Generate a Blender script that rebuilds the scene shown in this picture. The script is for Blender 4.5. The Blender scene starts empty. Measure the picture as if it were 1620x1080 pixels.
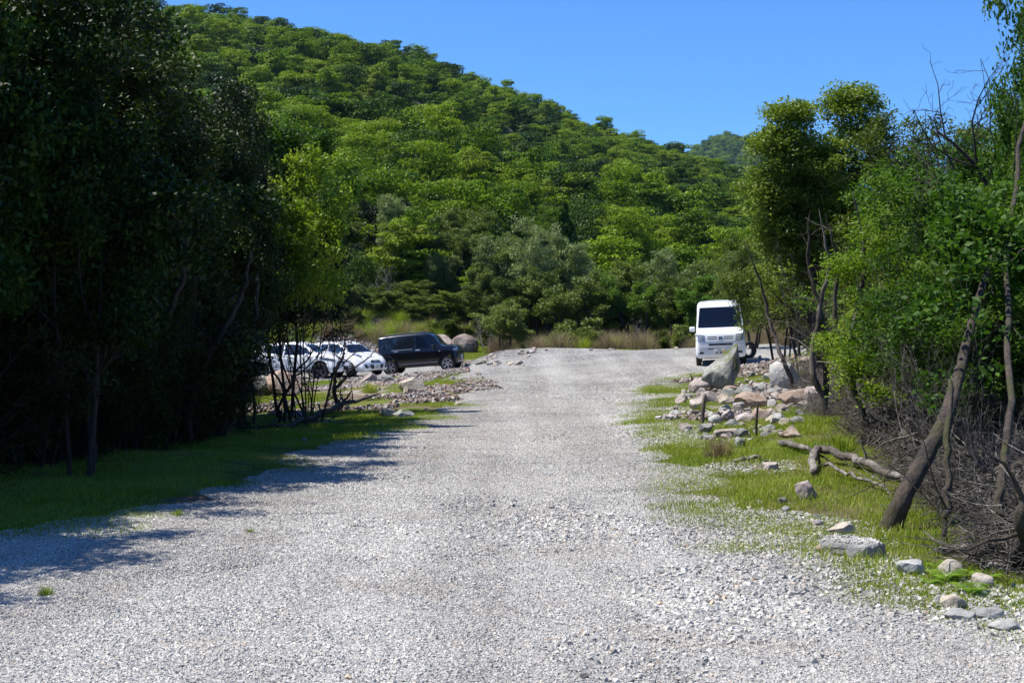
import bpy, math, random
import numpy as np
from mathutils import Vector, Matrix, Euler
from mathutils.bvhtree import BVHTree

sc = bpy.context.scene
C = sc.collection
PI = math.pi
# ------------------------------------------------------------------ camera, sky, sun, exposure
EYE = 1.6; F = 2250.0; HZ = 505.0
cam_d = bpy.data.cameras.new("camera"); cam = bpy.data.objects.new("camera", cam_d); C.objects.link(cam)
cam_d.lens = 50.0; cam_d.sensor_width = 36.0; cam_d.sensor_fit = 'HORIZONTAL'
cam_d.clip_start = 0.1; cam_d.clip_end = 12000
cam.location = (0, 0, EYE); cam.rotation_euler = (math.radians(90) - math.atan((540 - HZ) / F), 0, 0)
sc.camera = cam
SUN_EL, SUN_AZ = math.radians(62), math.radians(7)          # high, from the left and slightly from beyond
sdir = Vector((-math.cos(SUN_EL) * math.cos(SUN_AZ), math.cos(SUN_EL) * math.sin(SUN_AZ), math.sin(SUN_EL)))
w = bpy.data.worlds.new("World"); sc.world = w; w.use_nodes = True
nt = w.node_tree; nt.nodes.clear()
sky = nt.nodes.new('ShaderNodeTexSky'); sky.sky_type = 'NISHITA'; sky.sun_disc = False
sky.sun_elevation = SUN_EL; sky.sun_rotation = math.atan2(sdir.x, sdir.y) % (2 * PI)
sky.altitude = 700; sky.air_density = 1.0; sky.dust_density = 0.2; sky.ozone_density = 3.0
bg = nt.nodes.new('ShaderNodeBackground'); bg.inputs[1].default_value = 0.076
wo = nt.nodes.new('ShaderNodeOutputWorld')
tn = nt.nodes.new('ShaderNodeMix'); tn.data_type = 'RGBA'; tn.blend_type = 'MULTIPLY'; tn.inputs[0].default_value = 1; tn.inputs[7].default_value = (.465, .84, 1.36, 1)
nt.links.new(sky.outputs[0], tn.inputs[6]); nt.links.new(tn.outputs[2], bg.inputs[0]); nt.links.new(bg.outputs[0], wo.inputs[0])
sl = bpy.data.lights.new("sun", 'SUN'); sl.energy = 5.0; sl.angle = math.radians(0.5); sl.color = (1.0, 0.955, 0.88)
sun = bpy.data.objects.new("sun", sl); C.objects.link(sun); sun.rotation_euler = sdir.to_track_quat('Z', 'Y').to_euler()
sun.location = sdir * 60
sc.view_settings.view_transform = 'Standard'; sc.view_settings.look = 'None'
sc.view_settings.exposure = 0.85; sc.view_settings.gamma = 1.0
sc.render.engine = 'CYCLES'
cy = sc.cycles
cy.max_bounces = 6; cy.diffuse_bounces = 2; cy.glossy_bounces = 3; cy.transmission_bounces = 4; cy.transparent_max_bounces = 8
cy.use_denoising = True; cy.volume_bounces = 0
cy.sample_clamp_indirect = 4.0
try: cy.use_fast_gi = False
except Exception: pass

# ------------------------------------------------------------------ small helpers
def tag(o, label=None, cat=None, group=None, kind=None):
    if label: o['label'] = label
    if cat: o['category'] = cat
    if group: o['group'] = group
    if kind: o['kind'] = kind
    return o

def empty(name, loc=(0, 0, 0), rz=0.0, parent=None):
    o = bpy.data.objects.new(name, None); o.empty_display_size = 0.2; C.objects.link(o)
    o.location = loc; o.rotation_euler = (0, 0, rz)
    if parent: o.parent = parent
    return o

def np_mesh(name, V, Fc, mats=(), fmat=None, smooth=False, fattr=None):
    """V (N,3); Fc: one (M,k) index array or a list of such arrays; fattr {name: (M,) floats}"""
    me = bpy.data.meshes.new(name)
    V = np.asarray(V, dtype=np.float32)
    arrs = Fc if isinstance(Fc, list) else [Fc]
    arrs = [np.asarray(a, dtype=np.int32) for a in arrs if len(a)]
    nl = sum(a.size for a in arrs); nf = sum(len(a) for a in arrs)
    me.vertices.add(len(V)); me.vertices.foreach_set('co', V.ravel())
    me.loops.add(nl); me.polygons.add(nf)
    me.loops.foreach_set('vertex_index', np.concatenate([a.ravel() for a in arrs]))
    tot = np.concatenate([np.full(len(a), a.shape[1], dtype=np.int32) for a in arrs])
    st = np.concatenate([[0], np.cumsum(tot)[:-1]]).astype(np.int32)
    me.polygons.foreach_set('loop_start', st)
    try: me.polygons.foreach_set('loop_total', tot)
    except Exception: pass
    for m in mats: me.materials.append(m)
    if fmat is not None: me.polygons.foreach_set('material_index', np.asarray(fmat, dtype=np.int32))
    me.polygons.foreach_set('use_smooth', np.full(nf, bool(smooth)))
    if fattr:
        for k, v in fattr.items():
            a = me.attributes.new(k, 'FLOAT', 'FACE'); a.data.foreach_set('value', np.asarray(v, dtype=np.float32))
    me.update(calc_edges=True)
    return me

def obj(name, me, parent=None, loc=None, rz=None, scale=None):
    o = bpy.data.objects.new(name, me); C.objects.link(o)
    if parent: o.parent = parent
    if loc is not None: o.location = loc
    if rz is not None: o.rotation_euler = (0, 0, rz)
    if scale is not None: o.scale = scale if hasattr(scale, '__len__') else (scale,) * 3
    return o

def merge(parts):
    """parts: list of (V, F(M,k)) -> V, [F arrays by k], order info"""
    Vs, by, off = [], {}, 0
    for V, Fa in parts:
        V = np.asarray(V); Fa = np.asarray(Fa)
        Vs.append(V); by.setdefault(Fa.shape[1], []).append(Fa + off); off += len(V)
    return np.concatenate(Vs), [np.concatenate(by[k]) for k in sorted(by)]

# value noise -----------------------------------------------------
_rs = np.random.RandomState(5); _T = _rs.rand(256, 256)
def vn(x, y):
    x = np.asarray(x, float); y = np.asarray(y, float)
    xi = np.floor(x).astype(int); yi = np.floor(y).astype(int); fx = x - xi; fy = y - yi
    fx = fx * fx * (3 - 2 * fx); fy = fy * fy * (3 - 2 * fy)
    a = _T[xi % 256, yi % 256]; b = _T[(xi + 1) % 256, yi % 256]; c = _T[xi % 256, (yi + 1) % 256]; d = _T[(xi + 1) % 256, (yi + 1) % 256]
    return (a * (1 - fx) + b * fx) * (1 - fy) + (c * (1 - fx) + d * fx) * fy
def fbm(x, y, o=3):
    s = 0; a = 1; t = 0
    for i in range(o):
        s = s + a * vn(np.asarray(x) * 2 ** i + 17 * i, np.asarray(y) * 2 ** i + 31 * i); t += a; a *= .5
    return s / t

# ------------------------------------------------------------------ materials
def new_mat(name):
    m = bpy.data.materials.new(name); m.use_nodes = True; n = m.node_tree; n.nodes.clear()
    out = n.nodes.new('ShaderNodeOutputMaterial'); return m, n, out
def N(n, t, **kw):
    x = n.nodes.new(t)
    for k, v in kw.items():
        if isinstance(k, str) and hasattr(x, k): setattr(x, k, v)
    return x
def ramp(n, fac, stops):
    r = n.nodes.new('ShaderNodeValToRGB'); e = r.color_ramp.elements
    while len(e) < len(stops): e.new(0.5)
    for i, (p, c) in enumerate(stops): e[i].position = p; e[i].color = (*c, 1) if len(c) == 3 else c
    n.links.new(fac, r.inputs[0]); return r.outputs[0]
def mixc(n, fac, a, b, mode='MIX'):
    m = n.nodes.new('ShaderNodeMix'); m.data_type = 'RGBA'; m.blend_type = mode
    for i, v in ((0, fac), (6, a), (7, b)):
        if hasattr(v, 'is_output'): n.links.new(v, m.inputs[i])
        elif i == 0: m.inputs[0].default_value = v
        else: m.inputs[i].default_value = (*v, 1)
    return m.outputs[2]
def noise(n, scale, detail=4, rough=.6, vec=None, dist=0):
    x = n.nodes.new('ShaderNodeTexNoise'); x.inputs['Scale'].default_value = scale; x.inputs['Detail'].default_value = detail
    x.inputs['Roughness'].default_value = rough; x.inputs['Distortion'].default_value = dist
    if vec: n.links.new(vec, x.inputs['Vector'])
    return x.outputs['Fac']
def coords(n, which='Object'):
    return n.nodes.new('ShaderNodeTexCoord').outputs[which]
def worldpos(n): return n.nodes.new('ShaderNodeNewGeometry').outputs['Position']

def leaf_mat(name, cols, gloss=.25, trans=.35, ttint=(1.15, 1.25, .5), rough=.45):
    """cols: list of base colours spread over per-leaf tint; object random shifts it"""
    m, n, out = new_mat(name)
    at = N(n, 'ShaderNodeAttribute'); at.attribute_name = 'tint'
    oi = N(n, 'ShaderNodeObjectInfo')
    md = N(n, 'ShaderNodeMath', operation='MULTIPLY_ADD'); n.links.new(oi.outputs['Random'], md.inputs[0]); md.inputs[1].default_value = .66; md.inputs[2].default_value = -.33
    ad = N(n, 'ShaderNodeMath', operation='ADD'); n.links.new(at.outputs['Fac'], ad.inputs[0]); n.links.new(md.outputs[0], ad.inputs[1]); ad.use_clamp = True
    col = ramp(n, ad.outputs[0], [(i / max(1, len(cols) - 1), c) for i, c in enumerate(cols)])
    p = N(n, 'ShaderNodeBsdfPrincipled'); n.links.new(col, p.inputs['Base Color']); p.inputs['Roughness'].default_value = rough
    p.inputs['Specular IOR Level'].default_value = gloss
    tr = N(n, 'ShaderNodeBsdfTranslucent'); tc = mixc(n, 1.0, col, ttint, 'MULTIPLY'); n.links.new(tc, tr.inputs[0])
    mx = N(n, 'ShaderNodeMixShader'); mx.inputs[0].default_value = trans
    n.links.new(p.outputs[0], mx.inputs[1]); n.links.new(tr.outputs[0], mx.inputs[2]); n.links.new(mx.outputs[0], out.inputs[0])
    return m

def bark_mat(name, a, b, c=None, scale=9):
    m, n, out = new_mat(name)
    co = coords(n); mp = N(n, 'ShaderNodeMapping'); mp.inputs['Scale'].default_value = (1, 1, .25); n.links.new(co, mp.inputs[0])
    f = noise(n, scale, 6, .7, mp.outputs[0]); col = ramp(n, f, [(.40, a), (.60, b)])
    if c:
        f2 = noise(n, 2.2, 3, .6, co); s = ramp(n, f2, [(.5, (0, 0, 0)), (.62, (1, 1, 1))]); col = mixc(n, s, col, c)
    p = N(n, 'ShaderNodeBsdfPrincipled'); n.links.new(col, p.inputs['Base Color']); p.inputs['Roughness'].default_value = .85
    bu = N(n, 'ShaderNodeBump'); bu.inputs['Strength'].default_value = 1; bu.inputs['Distance'].default_value = .045
    n.links.new(noise(n, scale * 3, 6, .7, mp.outputs[0]), bu.inputs['Height']); n.links.new(bu.outputs[0], p.inputs['Normal'])
    n.links.new(p.outputs[0], out.inputs[0]); return m

def rock_mat(name, a, b, c, moss=0.0):
    m, n, out = new_mat(name)
    co = coords(n); oi = N(n, 'ShaderNodeObjectInfo')
    va = N(n, 'ShaderNodeVectorMath', operation='ADD'); n.links.new(co, va.inputs[0])
    cx = N(n, 'ShaderNodeCombineXYZ'); mu = N(n, 'ShaderNodeMath', operation='MULTIPLY'); n.links.new(oi.outputs['Random'], mu.inputs[0]); mu.inputs[1].default_value = 40
    n.links.new(mu.outputs[0], cx.inputs[0]); n.links.new(cx.outputs[0], va.inputs[1]); v = va.outputs[0]
    f = noise(n, 3.0, 6, .65, v, .4); col = ramp(n, f, [(.3, a), (.5, b), (.72, c)])
    f2 = noise(n, 26, 5, .7, v); col = mixc(n, .55, col, ramp(n, f2, [(.3, (.32, .32, .33)), (.7, (.78, .77, .75))]), 'OVERLAY')
    if moss:
        s = ramp(n, noise(n, 4.5, 5, .6, v), [(.52, (0, 0, 0)), (.62, (1, 1, 1))]); col = mixc(n, s, col, (.10, .12, .03))
    hv = N(n, 'ShaderNodeHueSaturation'); mm = N(n, 'ShaderNodeMapRange'); n.links.new(oi.outputs['Random'], mm.inputs[0]); mm.inputs[3].default_value = .75; mm.inputs[4].default_value = 1.25
    n.links.new(col, hv.inputs['Color']); n.links.new(mm.outputs[0], hv.inputs['Value'])
    p = N(n, 'ShaderNodeBsdfPrincipled'); n.links.new(hv.outputs[0], p.inputs['Base Color']); p.inputs['Roughness'].default_value = .9; p.inputs['Specular IOR Level'].default_value = .15
    bu = N(n, 'ShaderNodeBump'); bu.inputs['Strength'].default_value = .9; bu.inputs['Distance'].default_value = .03
    n.links.new(noise(n, 14, 8, .7, v), bu.inputs['Height']); n.links.new(bu.outputs[0], p.inputs['Normal'])
    n.links.new(p.outputs[0], out.inputs[0]); return m

def plain(name, col, rough=.5, metal=0.0, spec=.5, coat=0.0, noise_amt=0.0, emis=None):
    m, n, out = new_mat(name); p = N(n, 'ShaderNodeBsdfPrincipled')
    p.inputs['Roughness'].default_value = rough; p.inputs['Metallic'].default_value = metal
    p.inputs['Specular IOR Level'].default_value = spec; p.inputs['Coat Weight'].default_value = coat; p.inputs['Coat Roughness'].default_value = .04
    f = noise(n, 5, 5, .7, coords(n))
    k = max(noise_amt, .04); d = tuple(x * (1 - k) for x in col)
    n.links.new(ramp(n, f, [(.35, d), (.65, col)]), p.inputs['Base Color'])
    n.links.new(p.outputs[0], out.inputs[0]); return m

M = {}
M['hill_a'] = leaf_mat('foliage_hill', [(.028, .060, .003), (.068, .130, .004), (.125, .205, .006), (.205, .29, .010), (.155, .18, .024)], .10, .3)
M['hill_b'] = leaf_mat('foliage_hill_dark', [(.012, .034, .003), (.026, .062, .005), (.056, .105, .007)], .12, .2)
M['mid'] = leaf_mat('foliage_valley', [(.065, .095, .018), (.115, .155, .028), (.17, .21, .045)], .25, .28)
M['willow'] = leaf_mat('foliage_willow', [(.12, .165, .045), (.17, .22, .07), (.23, .27, .10)], .3, .25)
M['olive'] = leaf_mat('foliage_olive', [(.045, .07, .009), (.085, .12, .014), (.15, .19, .025)], .2, .28, rough=.5)
M['bright'] = leaf_mat('foliage_bright', [(.045, .10, .010), (.075, .15, .012), (.115, .19, .02)], .25, .4)
M['yellow'] = leaf_mat('foliage_yellow', [(.09, .16, .012), (.17, .25, .02), (.27, .33, .04)], .15, .4)
M['dark'] = leaf_mat('foliage_shade_dark', [(.007, .015, .002), (.015, .030, .004), (.038, .062, .007)], .2, .15, rough=.5)  # leaf colour lowered so the deep shade of the wood is painted in
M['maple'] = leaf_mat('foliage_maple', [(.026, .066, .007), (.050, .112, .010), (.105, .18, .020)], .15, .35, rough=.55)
M['bark'] = bark_mat('bark_dark', (.016, .012, .010), (.050, .038, .030))
M['bark_moss'] = bark_mat('bark_mossy', (.022, .016, .012), (.085, .062, .045), (.045, .045, .010))
M['bark_pale'] = bark_mat('bark_pale', (.055, .042, .032), (.20, .165, .135), (.04, .03, .02))
M['dead'] = bark_mat('dead_wood', (.055, .048, .042), (.32, .29, .25), (.12, .10, .08), 12)
M['brown_rock'] = rock_mat('stone_brown', (.13, .10, .08), (.26, .21, .18), (.42, .38, .34))
M['grey_rock'] = rock_mat('stone_grey', (.16, .165, .16), (.30, .30, .285), (.42, .41, .38))
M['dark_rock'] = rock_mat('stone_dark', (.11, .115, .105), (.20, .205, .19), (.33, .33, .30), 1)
M['pink_rock'] = rock_mat('stone_pink', (.20, .165, .15), (.32, .275, .255), (.41, .375, .35))
M['ochre_rock'] = rock_mat('stone_ochre', (.20, .14, .10), (.31, .235, .185), (.39, .34, .30))
M['tan_rock'] = rock_mat('stone_tan', (.19, .16, .12), (.33, .29, .235), (.45, .41, .35))
# ------------------------------------------------------------------ terrain
_cp = [  # (photo x, photo y, metres ahead) of points of the ground -> heights
 (810, 1079, 6.27), (0, 1000, 7.3), (1620, 1060, 6.5), (60, 860, 10.1), (810, 860, 10.1), (810, 720, 17.2), (560, 720, 16.8), (1100, 800, 12.3),
 (1400, 840, 10.8), (1580, 960, 8.0), (1000, 650, 26), (860, 640, 28), (860, 600, 38), (1060, 600, 37), (1140, 578, 42), (1240, 574, 42),
 (860, 566, 52), (860, 557, 60), (1100, 556.5, 60), (1200, 555, 62), (780, 556, 62), (900, 553, 75), (1200, 549, 75),
 (760, 600, 37), (700, 652, 26), (600, 690, 20), (350, 692, 19.5), (30, 716, 17), (650, 640, 29), (650, 612, 41), (640, 597, 52), (600, 593, 60), (728, 586, 61),
 (480, 598, 60), (540, 597, 60), (560, 610, 50), (450, 655, 30), (420, 620, 42), (300, 600, 60), (100, 610, 50), (-200, 640, 40), (-200, 700, 22), (-600, 800, 12),
 (790, 576, 55), (740, 577, 64), (560, 533, 78), (480, 535, 80), (640, 546, 74), (730, 545, 76), (820, 551, 78), (300, 535, 80), (0, 540, 80),
 (1150, 648, 24.5), (1300, 628, 25), (1250, 650, 22), (1340, 604, 28), (1420, 660, 18), (1310, 556, 34), (1420, 560, 34), (1620, 560, 30), (1620, 700, 15), (1800, 800, 11), (1230, 600, 33), (2000, 560, 35), (1280, 540, 60),(1500, 530, 60)]
_cx = np.array([(px - 810) / F * Y for px, py, Y in _cp] + [0, -8, 8, -20, 20]); _cyy = np.array([Y for _, _, Y in _cp] + [0, 0, 0, -5, -5])
_cz = np.array([EYE - (py - HZ) / F * Y for _, py, Y in _cp] + [0, 0, 0, 0, .1])
def _U(r2): return np.where(r2 > 1e-12, r2 * np.log(r2 + 1e-12), 0)
_n = len(_cx); _K = _U((_cx[:, None] - _cx) ** 2 + (_cyy[:, None] - _cyy) ** 2) + np.eye(_n) * 3.0
_P = np.c_[np.ones(_n), _cx, _cyy]; _A = np.block([[_K, _P], [_P.T, np.zeros((3, 3))]]); _W = np.linalg.solve(_A, np.r_[_cz, 0, 0, 0])
def base_z(X, Y):
    X = np.clip(np.asarray(X, float), -28, 26); Y = np.clip(np.asarray(Y, float), -6, 80)
    sh = np.broadcast(X, Y).shape; X = np.broadcast_to(X, sh).ravel(); Y = np.broadcast_to(Y, sh).ravel(); o = np.empty(len(X))
    for i in range(0, len(X), 40000):
        x, y = X[i:i + 40000], Y[i:i + 40000]
        o[i:i + 40000] = _U((x[:, None] - _cx) ** 2 + (y[:, None] - _cyy) ** 2) @ _W[:_n] + _W[_n] + _W[_n + 1] * x + _W[_n + 2] * y
    return o.reshape(sh)
_rx = [-900, -300, 0, 200, 310, 400, 500, 570, 640, 680, 700, 800, 850, 930, 1010, 1070, 1130, 1200, 1300, 1500, 1800, 2400, 3200]
_ry = [-66, -66, -38, -7, -1, 10, 30, 54, 60, 77, 89, 126, 154, 182, 212, 232, 254, 272, 300, 360, 400, 430, 440]
def hill_par(X, Y):
    u = 810 + F * X / np.maximum(Y, 30.0)
    py = np.interp(u, _rx, _ry) + 3
    Yr = np.interp(u, [-300, 200, 700, 1240, 2000], [330, 360, 400, 430, 430])
    Y0 = np.interp(u, [200, 500, 700, 900, 1300], [84, 70, 74, 84, 92])
    return u, (EYE + (HZ - py) / F * Yr) - 6.5, Yr, Y0
def ground_z(X, Y):
    X = np.asarray(X, float); Y = np.asarray(Y, float)
    z = base_z(X, Y)
    z = z + .028 * (fbm(X * .8 + 50, Y * .8 + 50, 3) - .5) * np.clip((Y - 2) / 10, 0, 1)
    u, zr, Yr, Y0 = hill_par(X, Y)
    t = (Y - Y0) / (Yr - Y0)
    up = zr * np.clip(t, 0, 1) ** 1.12
    back = np.clip((Y - Yr) / 420, 0, 1)
    up = up * (1 - back * back * (3 - 2 * back))
    nz = (fbm(X / 48 + 9, Y / 70 + 3, 3) - .5) * 26 + (fbm(X / 17 + 60, Y / 22 + 3, 2) - .5) * 7
    up = up + nz * np.clip(t * 4, 0, 1) * np.clip(1.12 - t, .12, 1) * (t > 0) * (1 - back)
    return z + np.where(t > 0, up, 0)
def gz(x, y): return float(ground_z(np.array([x]), np.array([y]))[0])
def at(px, py, y0=6, y1=120):
    """the ground point seen at a photo pixel"""
    Y = np.concatenate([np.arange(y0, 40, .1), np.arange(40, y1, .4)]); X = (px - 810) / F * Y
    g = ground_z(X, Y); ray = EYE - (py - HZ) / F * Y
    i = np.argmax(ray <= g)
    if ray[i] > g[i]: i = len(Y) - 1
    return Vector((X[i], Y[i], g[i]))
def wx(px, Y): return (px - 810) / F * Y
def wz(py, Y): return EYE - (py - HZ) / F * Y

def inpoly(px, py, poly):
    r = np.zeros(np.shape(px), bool); j = len(poly) - 1
    for i in range(len(poly)):
        xi, yi = poly[i]; xj, yj = poly[j]
        c = ((yi > py) != (yj > py)) & (px < (xj - xi) * (py - yi) / (yj - yi + 1e-12) + xi); r ^= c; j = i
    return r
_left = [(-160, 905), (0, 866), (110, 842), (230, 818), (330, 800), (430, 768), (520, 726), (600, 694), (680, 664), (735, 640), (765, 618), (772, 604)]
_right = [(1640, 1020), (1480, 968), (1330, 935), (1230, 912), (1150, 880), (1120, 840), (1080, 790), (1045, 745), (1022, 700), (1003, 655), (1012, 622), (1050, 600), (1095, 592)]
road_poly = [(-3.2, -6), (-4.6, 3)] + [tuple(at(*p)[:2]) for p in _left]
road_poly += [(-1.3, 44), (-1.9, 50), (-3.3, 56), (-14, 58), (-16, 68), (-3, 66.5), (2, 63.5), (10, 63.5), (10.8, 50), (8.2, 44), (7.6, 40.5)]
road_poly += [tuple(at(*p)[:2]) for p in reversed(_right)] + [(4.6, 3), (4.2, -6)]
def road_mask(X, Y, grow=0.0):
    jx = (fbm(X * 1.3 + 7, Y * 1.3, 3) - .5) * .55; jy = (fbm(X * 1.3 + 70, Y * 1.3 + 5, 3) - .5) * .55
    return inpoly(X + jx, Y + jy, road_poly)

def axis(segs):
    o = []
    for a, b, s in segs: o += list(np.arange(a, b - 1e-6, s))
    return np.array(o + [segs[-1][1]])
gx = axis([(-1200, -900, 100), (-900, -260, 20), (-260, -50, 4), (-50, -22, 1.2), (-22, 20, .22), (20, 50, 1.2), (50, 260, 4), (260, 900, 20), (900, 1200, 100)])
gy = axis([(-200, -40, 40), (-40, -6, 3), (-6, 4, .6), (4, 40, .22), (40, 68, .4), (68, 94, .8), (94, 520, 3.6), (520, 900, 25), (900, 2400, 150)])
GX, GY = np.meshgrid(gx, gy)
GZ = ground_z(GX, GY)
nx, ny = len(gx), len(gy)
V = np.c_[GX.ravel(), GY.ravel(), GZ.ravel()]
idx = np.arange(nx * ny).reshape(ny, nx)
Q = np.stack([idx[:-1, :-1], idx[:-1, 1:], idx[1:, 1:], idx[1:, :-1]], -1).reshape(-1, 4)
cxm = V[Q][:, :, 0].mean(1); cym = V[Q][:, :, 1].mean(1)
_, _, _, _y0 = hill_par(cxm, cym)
is_hill = cym > _y0
is_road = road_mask(cxm, cym) & (cym > -6) & (cym < 70)
def sub(mask, dz=0.0):
    q = Q[mask]; used = np.unique(q); mp = np.zeros(len(V), int); mp[used] = np.arange(len(used)); v = V[used].copy(); v[:, 2] += dz
    return v, mp[q]

# ground material: grass, moss, soil, stony patches
def ground_material():
    m, n, out = new_mat('ground_soil_and_grass'); P = worldpos(n)
    soil = ramp(n, noise(n, 2.2, 6, .7, P), [(.3, (.075, .05, .035)), (.55, (.16, .115, .085)), (.75, (.27, .22, .18))])
    grass = ramp(n, noise(n, 5.5, 5, .7, P), [(.3, (.06, .075, .015)), (.6, (.12, .155, .020)), (.8, (.19, .19, .045))])
    f = ramp(n, noise(n, .55, 5, .62, P), [(.44, (0, 0, 0)), (.54, (1, 1, 1))])
    col = mixc(n, f, soil, grass)
    # stony banks beside the parked cars and round the heap of stones
    at_ = N(n, 'ShaderNodeAttribute'); at_.attribute_name = 'stony'
    vo = N(n, 'ShaderNodeTexVoronoi'); vo.inputs['Scale'].default_value = 9; n.links.new(P, vo.inputs['Vector'])
    hs = N(n, 'ShaderNodeSeparateColor'); n.links.new(vo.outputs['Color'], hs.inputs[0])
    st = ramp(n, hs.outputs[0], [(0, (.14, .11, .09)), (.4, (.24, .19, .165)), (.8, (.32, .285, .26)), (1, (.40, .37, .35))])
    sm = N(n, 'ShaderNodeMath', operation='MULTIPLY_ADD'); n.links.new(noise(n, 1.3, 4, .6, P), sm.inputs[0]); sm.inputs[1].default_value = 1.2; sm.inputs[2].default_value = -.62
    s2 = N(n, 'ShaderNodeMath', operation='ADD'); n.links.new(sm.outputs[0], s2.inputs[0]); n.links.new(at_.outputs['Fac'], s2.inputs[1])
    s3 = ramp(n, s2.outputs[0], [(.42, (0, 0, 0)), (.6, (1, 1, 1))])
    col = mixc(n, s3, col, st)
    p = N(n, 'ShaderNodeBsdfPrincipled'); n.links.new(col, p.inputs['Base Color']); p.inputs['Roughness'].default_value = .95; p.inputs['Specular IOR Level'].default_value = .15
    bu = N(n, 'ShaderNodeBump'); bu.inputs['Strength'].default_value = 1; bu.inputs['Distance'].default_value = .05
    n.links.new(noise(n, 9, 8, .75, P), bu.inputs['Height']); n.links.new(bu.outputs[0], p.inputs['Normal']); n.links.new(p.outputs[0], out.inputs[0]); return m
def gravel_color(n, P, sc_=70):
    vo = N(n, 'ShaderNodeTexVoronoi'); vo.inputs['Scale'].default_value = sc_; n.links.new(P, vo.inputs['Vector'])
    hs = N(n, 'ShaderNodeSeparateColor'); n.links.new(vo.outputs['Color'], hs.inputs[0])
    return hs.outputs[0], vo.outputs['Distance']
def gravel_tone(n, P, col):
    # slow drift of tone, wheel tracks and a few rusty patches: wear on the surface itself
    t = ramp(n, noise(n, .35, 5, .6, P), [(.35, (1.00, .985, .955)), (.6, (1.22, 1.20, 1.15))])
    col = mixc(n, 1.0, col, t, 'MULTIPLY')
    mp = N(n, 'ShaderNodeMapping'); mp.inputs['Scale'].default_value = (1.1, .07, 1); n.links.new(P, mp.inputs[0])
    col = mixc(n, 1.0, col, ramp(n, noise(n, 1.0, 3, .5, mp.outputs[0]), [(.38, (.86, .85, .84)), (.62, (1.10, 1.10, 1.09))]), 'MULTIPLY')
    b_ = ramp(n, noise(n, .8, 6, .6, P), [(.55, (0, 0, 0)), (.72, (.5, .5, .5))]); col = mixc(n, b_, col, (.30, .25, .20))
    r = ramp(n, noise(n, 1.1, 5, .55, P), [(.68, (0, 0, 0)), (.76, (.75, .75, .75))])
    return mixc(n, r, col, (.42, .24, .16))
def road_material():
    m, n, out = new_mat('gravel_surface'); P = worldpos(n)
    h, d = gravel_color(n, P)
    col = ramp(n, h, [(0, (.15, .15, .15)), (.25, (.26, .26, .258)), (.7, (.33, .33, .322)), (1, (.45, .44, .42))])
    col = gravel_tone(n, P, col)
    p = N(n, 'ShaderNodeBsdfPrincipled'); n.links.new(col, p.inputs['Base Color']); p.inputs['Roughness'].default_value = .9; p.inputs['Specular IOR Level'].default_value = .2
    bu = N(n, 'ShaderNodeBump'); bu.inputs['Strength'].default_value = 1; bu.inputs['Distance'].default_value = .02; bu.invert = True
    n.links.new(d, bu.inputs['Height']); n.links.new(bu.outputs[0], p.inputs['Normal']); n.links.new(p.outputs[0], out.inputs[0]); return m
def stone_material():
    m, n, out = new_mat('gravel_stone'); P = worldpos(n)
    a = N(n, 'ShaderNodeAttribute'); a.attribute_name = 'tint'
    col = ramp(n, a.outputs['Fac'], [(0, (.08, .08, .08)), (.05, (.20, .198, .195)), (.3, (.30, .297, .29)), (.8, (.37, .363, .35)), (.97, (.50, .49, .46)), (1, (.38, .29, .21))])
    col = gravel_tone(n, P, col)
    p = N(n, 'ShaderNodeBsdfPrincipled'); n.links.new(col, p.inputs['Base Color']); p.inputs['Roughness'].default_value = .85; p.inputs['Specular IOR Level'].default_value = .25
    n.links.new(p.outputs[0], out.inputs[0]); return m
def rubble_material():
    m, n, out = new_mat('rubble_stone')
    a = N(n, 'ShaderNodeAttribute'); a.attribute_name = 'tint'
    col = ramp(n, a.outputs['Fac'], [(0, (.11, .08, .065)), (.3, (.20, .155, .14)), (.6, (.29, .245, .225)), (.85, (.38, .35, .33)), (1, (.27, .17, .11))])
    f2 = noise(n, 30, 4, .7, worldpos(n)); col = mixc(n, .4, col, ramp(n, f2, [(.3, (.3, .3, .3)), (.7, (.7, .7, .7))]), 'OVERLAY')
    p = N(n, 'ShaderNodeBsdfPrincipled'); n.links.new(col, p.inputs['Base Color']); p.inputs['Roughness'].default_value = .9; p.inputs['Specular IOR Level'].default_value = .2
    n.links.new(p.outputs[0], out.inputs[0]); return m
M['ground'] = ground_material(); M['road'] = road_material(); M['stone'] = stone_material(); M['rubble'] = rubble_material()
M['litter'] = plain('forest_floor', (.020, .034, .010), .95, noise_amt=.6)

def blob(x, y, cx, cy, rx, ry): return np.clip(1.25 - np.sqrt(((x - cx) / rx) ** 2 + ((y - cy) / ry) ** 2), 0, 1)
def stony(x, y):
    s = blob(x, y, -3.6, 42, 3.0, 13) * .8 + blob(x, y, -6, 58, 8, 4) * .8 + blob(x, y, wx(560, 76), 76, 4.5, 6) * 1.3 + blob(x, y, 5.6, 25, 2.8, 5.5) * .9 + blob(x, y, 8.2, 36, 4, 8) * .9 + blob(x, y, -2.5, 60, 3, 6)
    return np.clip(s, 0, 1)
v, q = sub(~is_hill)
me = np_mesh('ground', v, q, [M['ground']], smooth=True, fattr={'stony': stony(cxm[~is_hill], cym[~is_hill])})
tag(obj('ground', me), kind='structure')
v, q = sub(is_road, .006)
tag(obj('gravel_road', np_mesh('gravel_road', v, q, [M['road']], smooth=True)), kind='structure')
v, q = sub(is_hill)
tag(obj('hillside', np_mesh('hillside', v, q, [M['litter']], smooth=True)), kind='structure')
def mtn_z(X, Y):
    dx = X - 232; r = np.sqrt((dx / np.where(dx < 0, 185, 260)) ** 2 + ((Y - 1560) / 420) ** 2)
    return -30 + 226 * np.exp(-(r ** 1.5) * .95) + (fbm(X / 90, Y / 120, 3) - .5) * 28 * np.clip(r, .05, 1)
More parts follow.
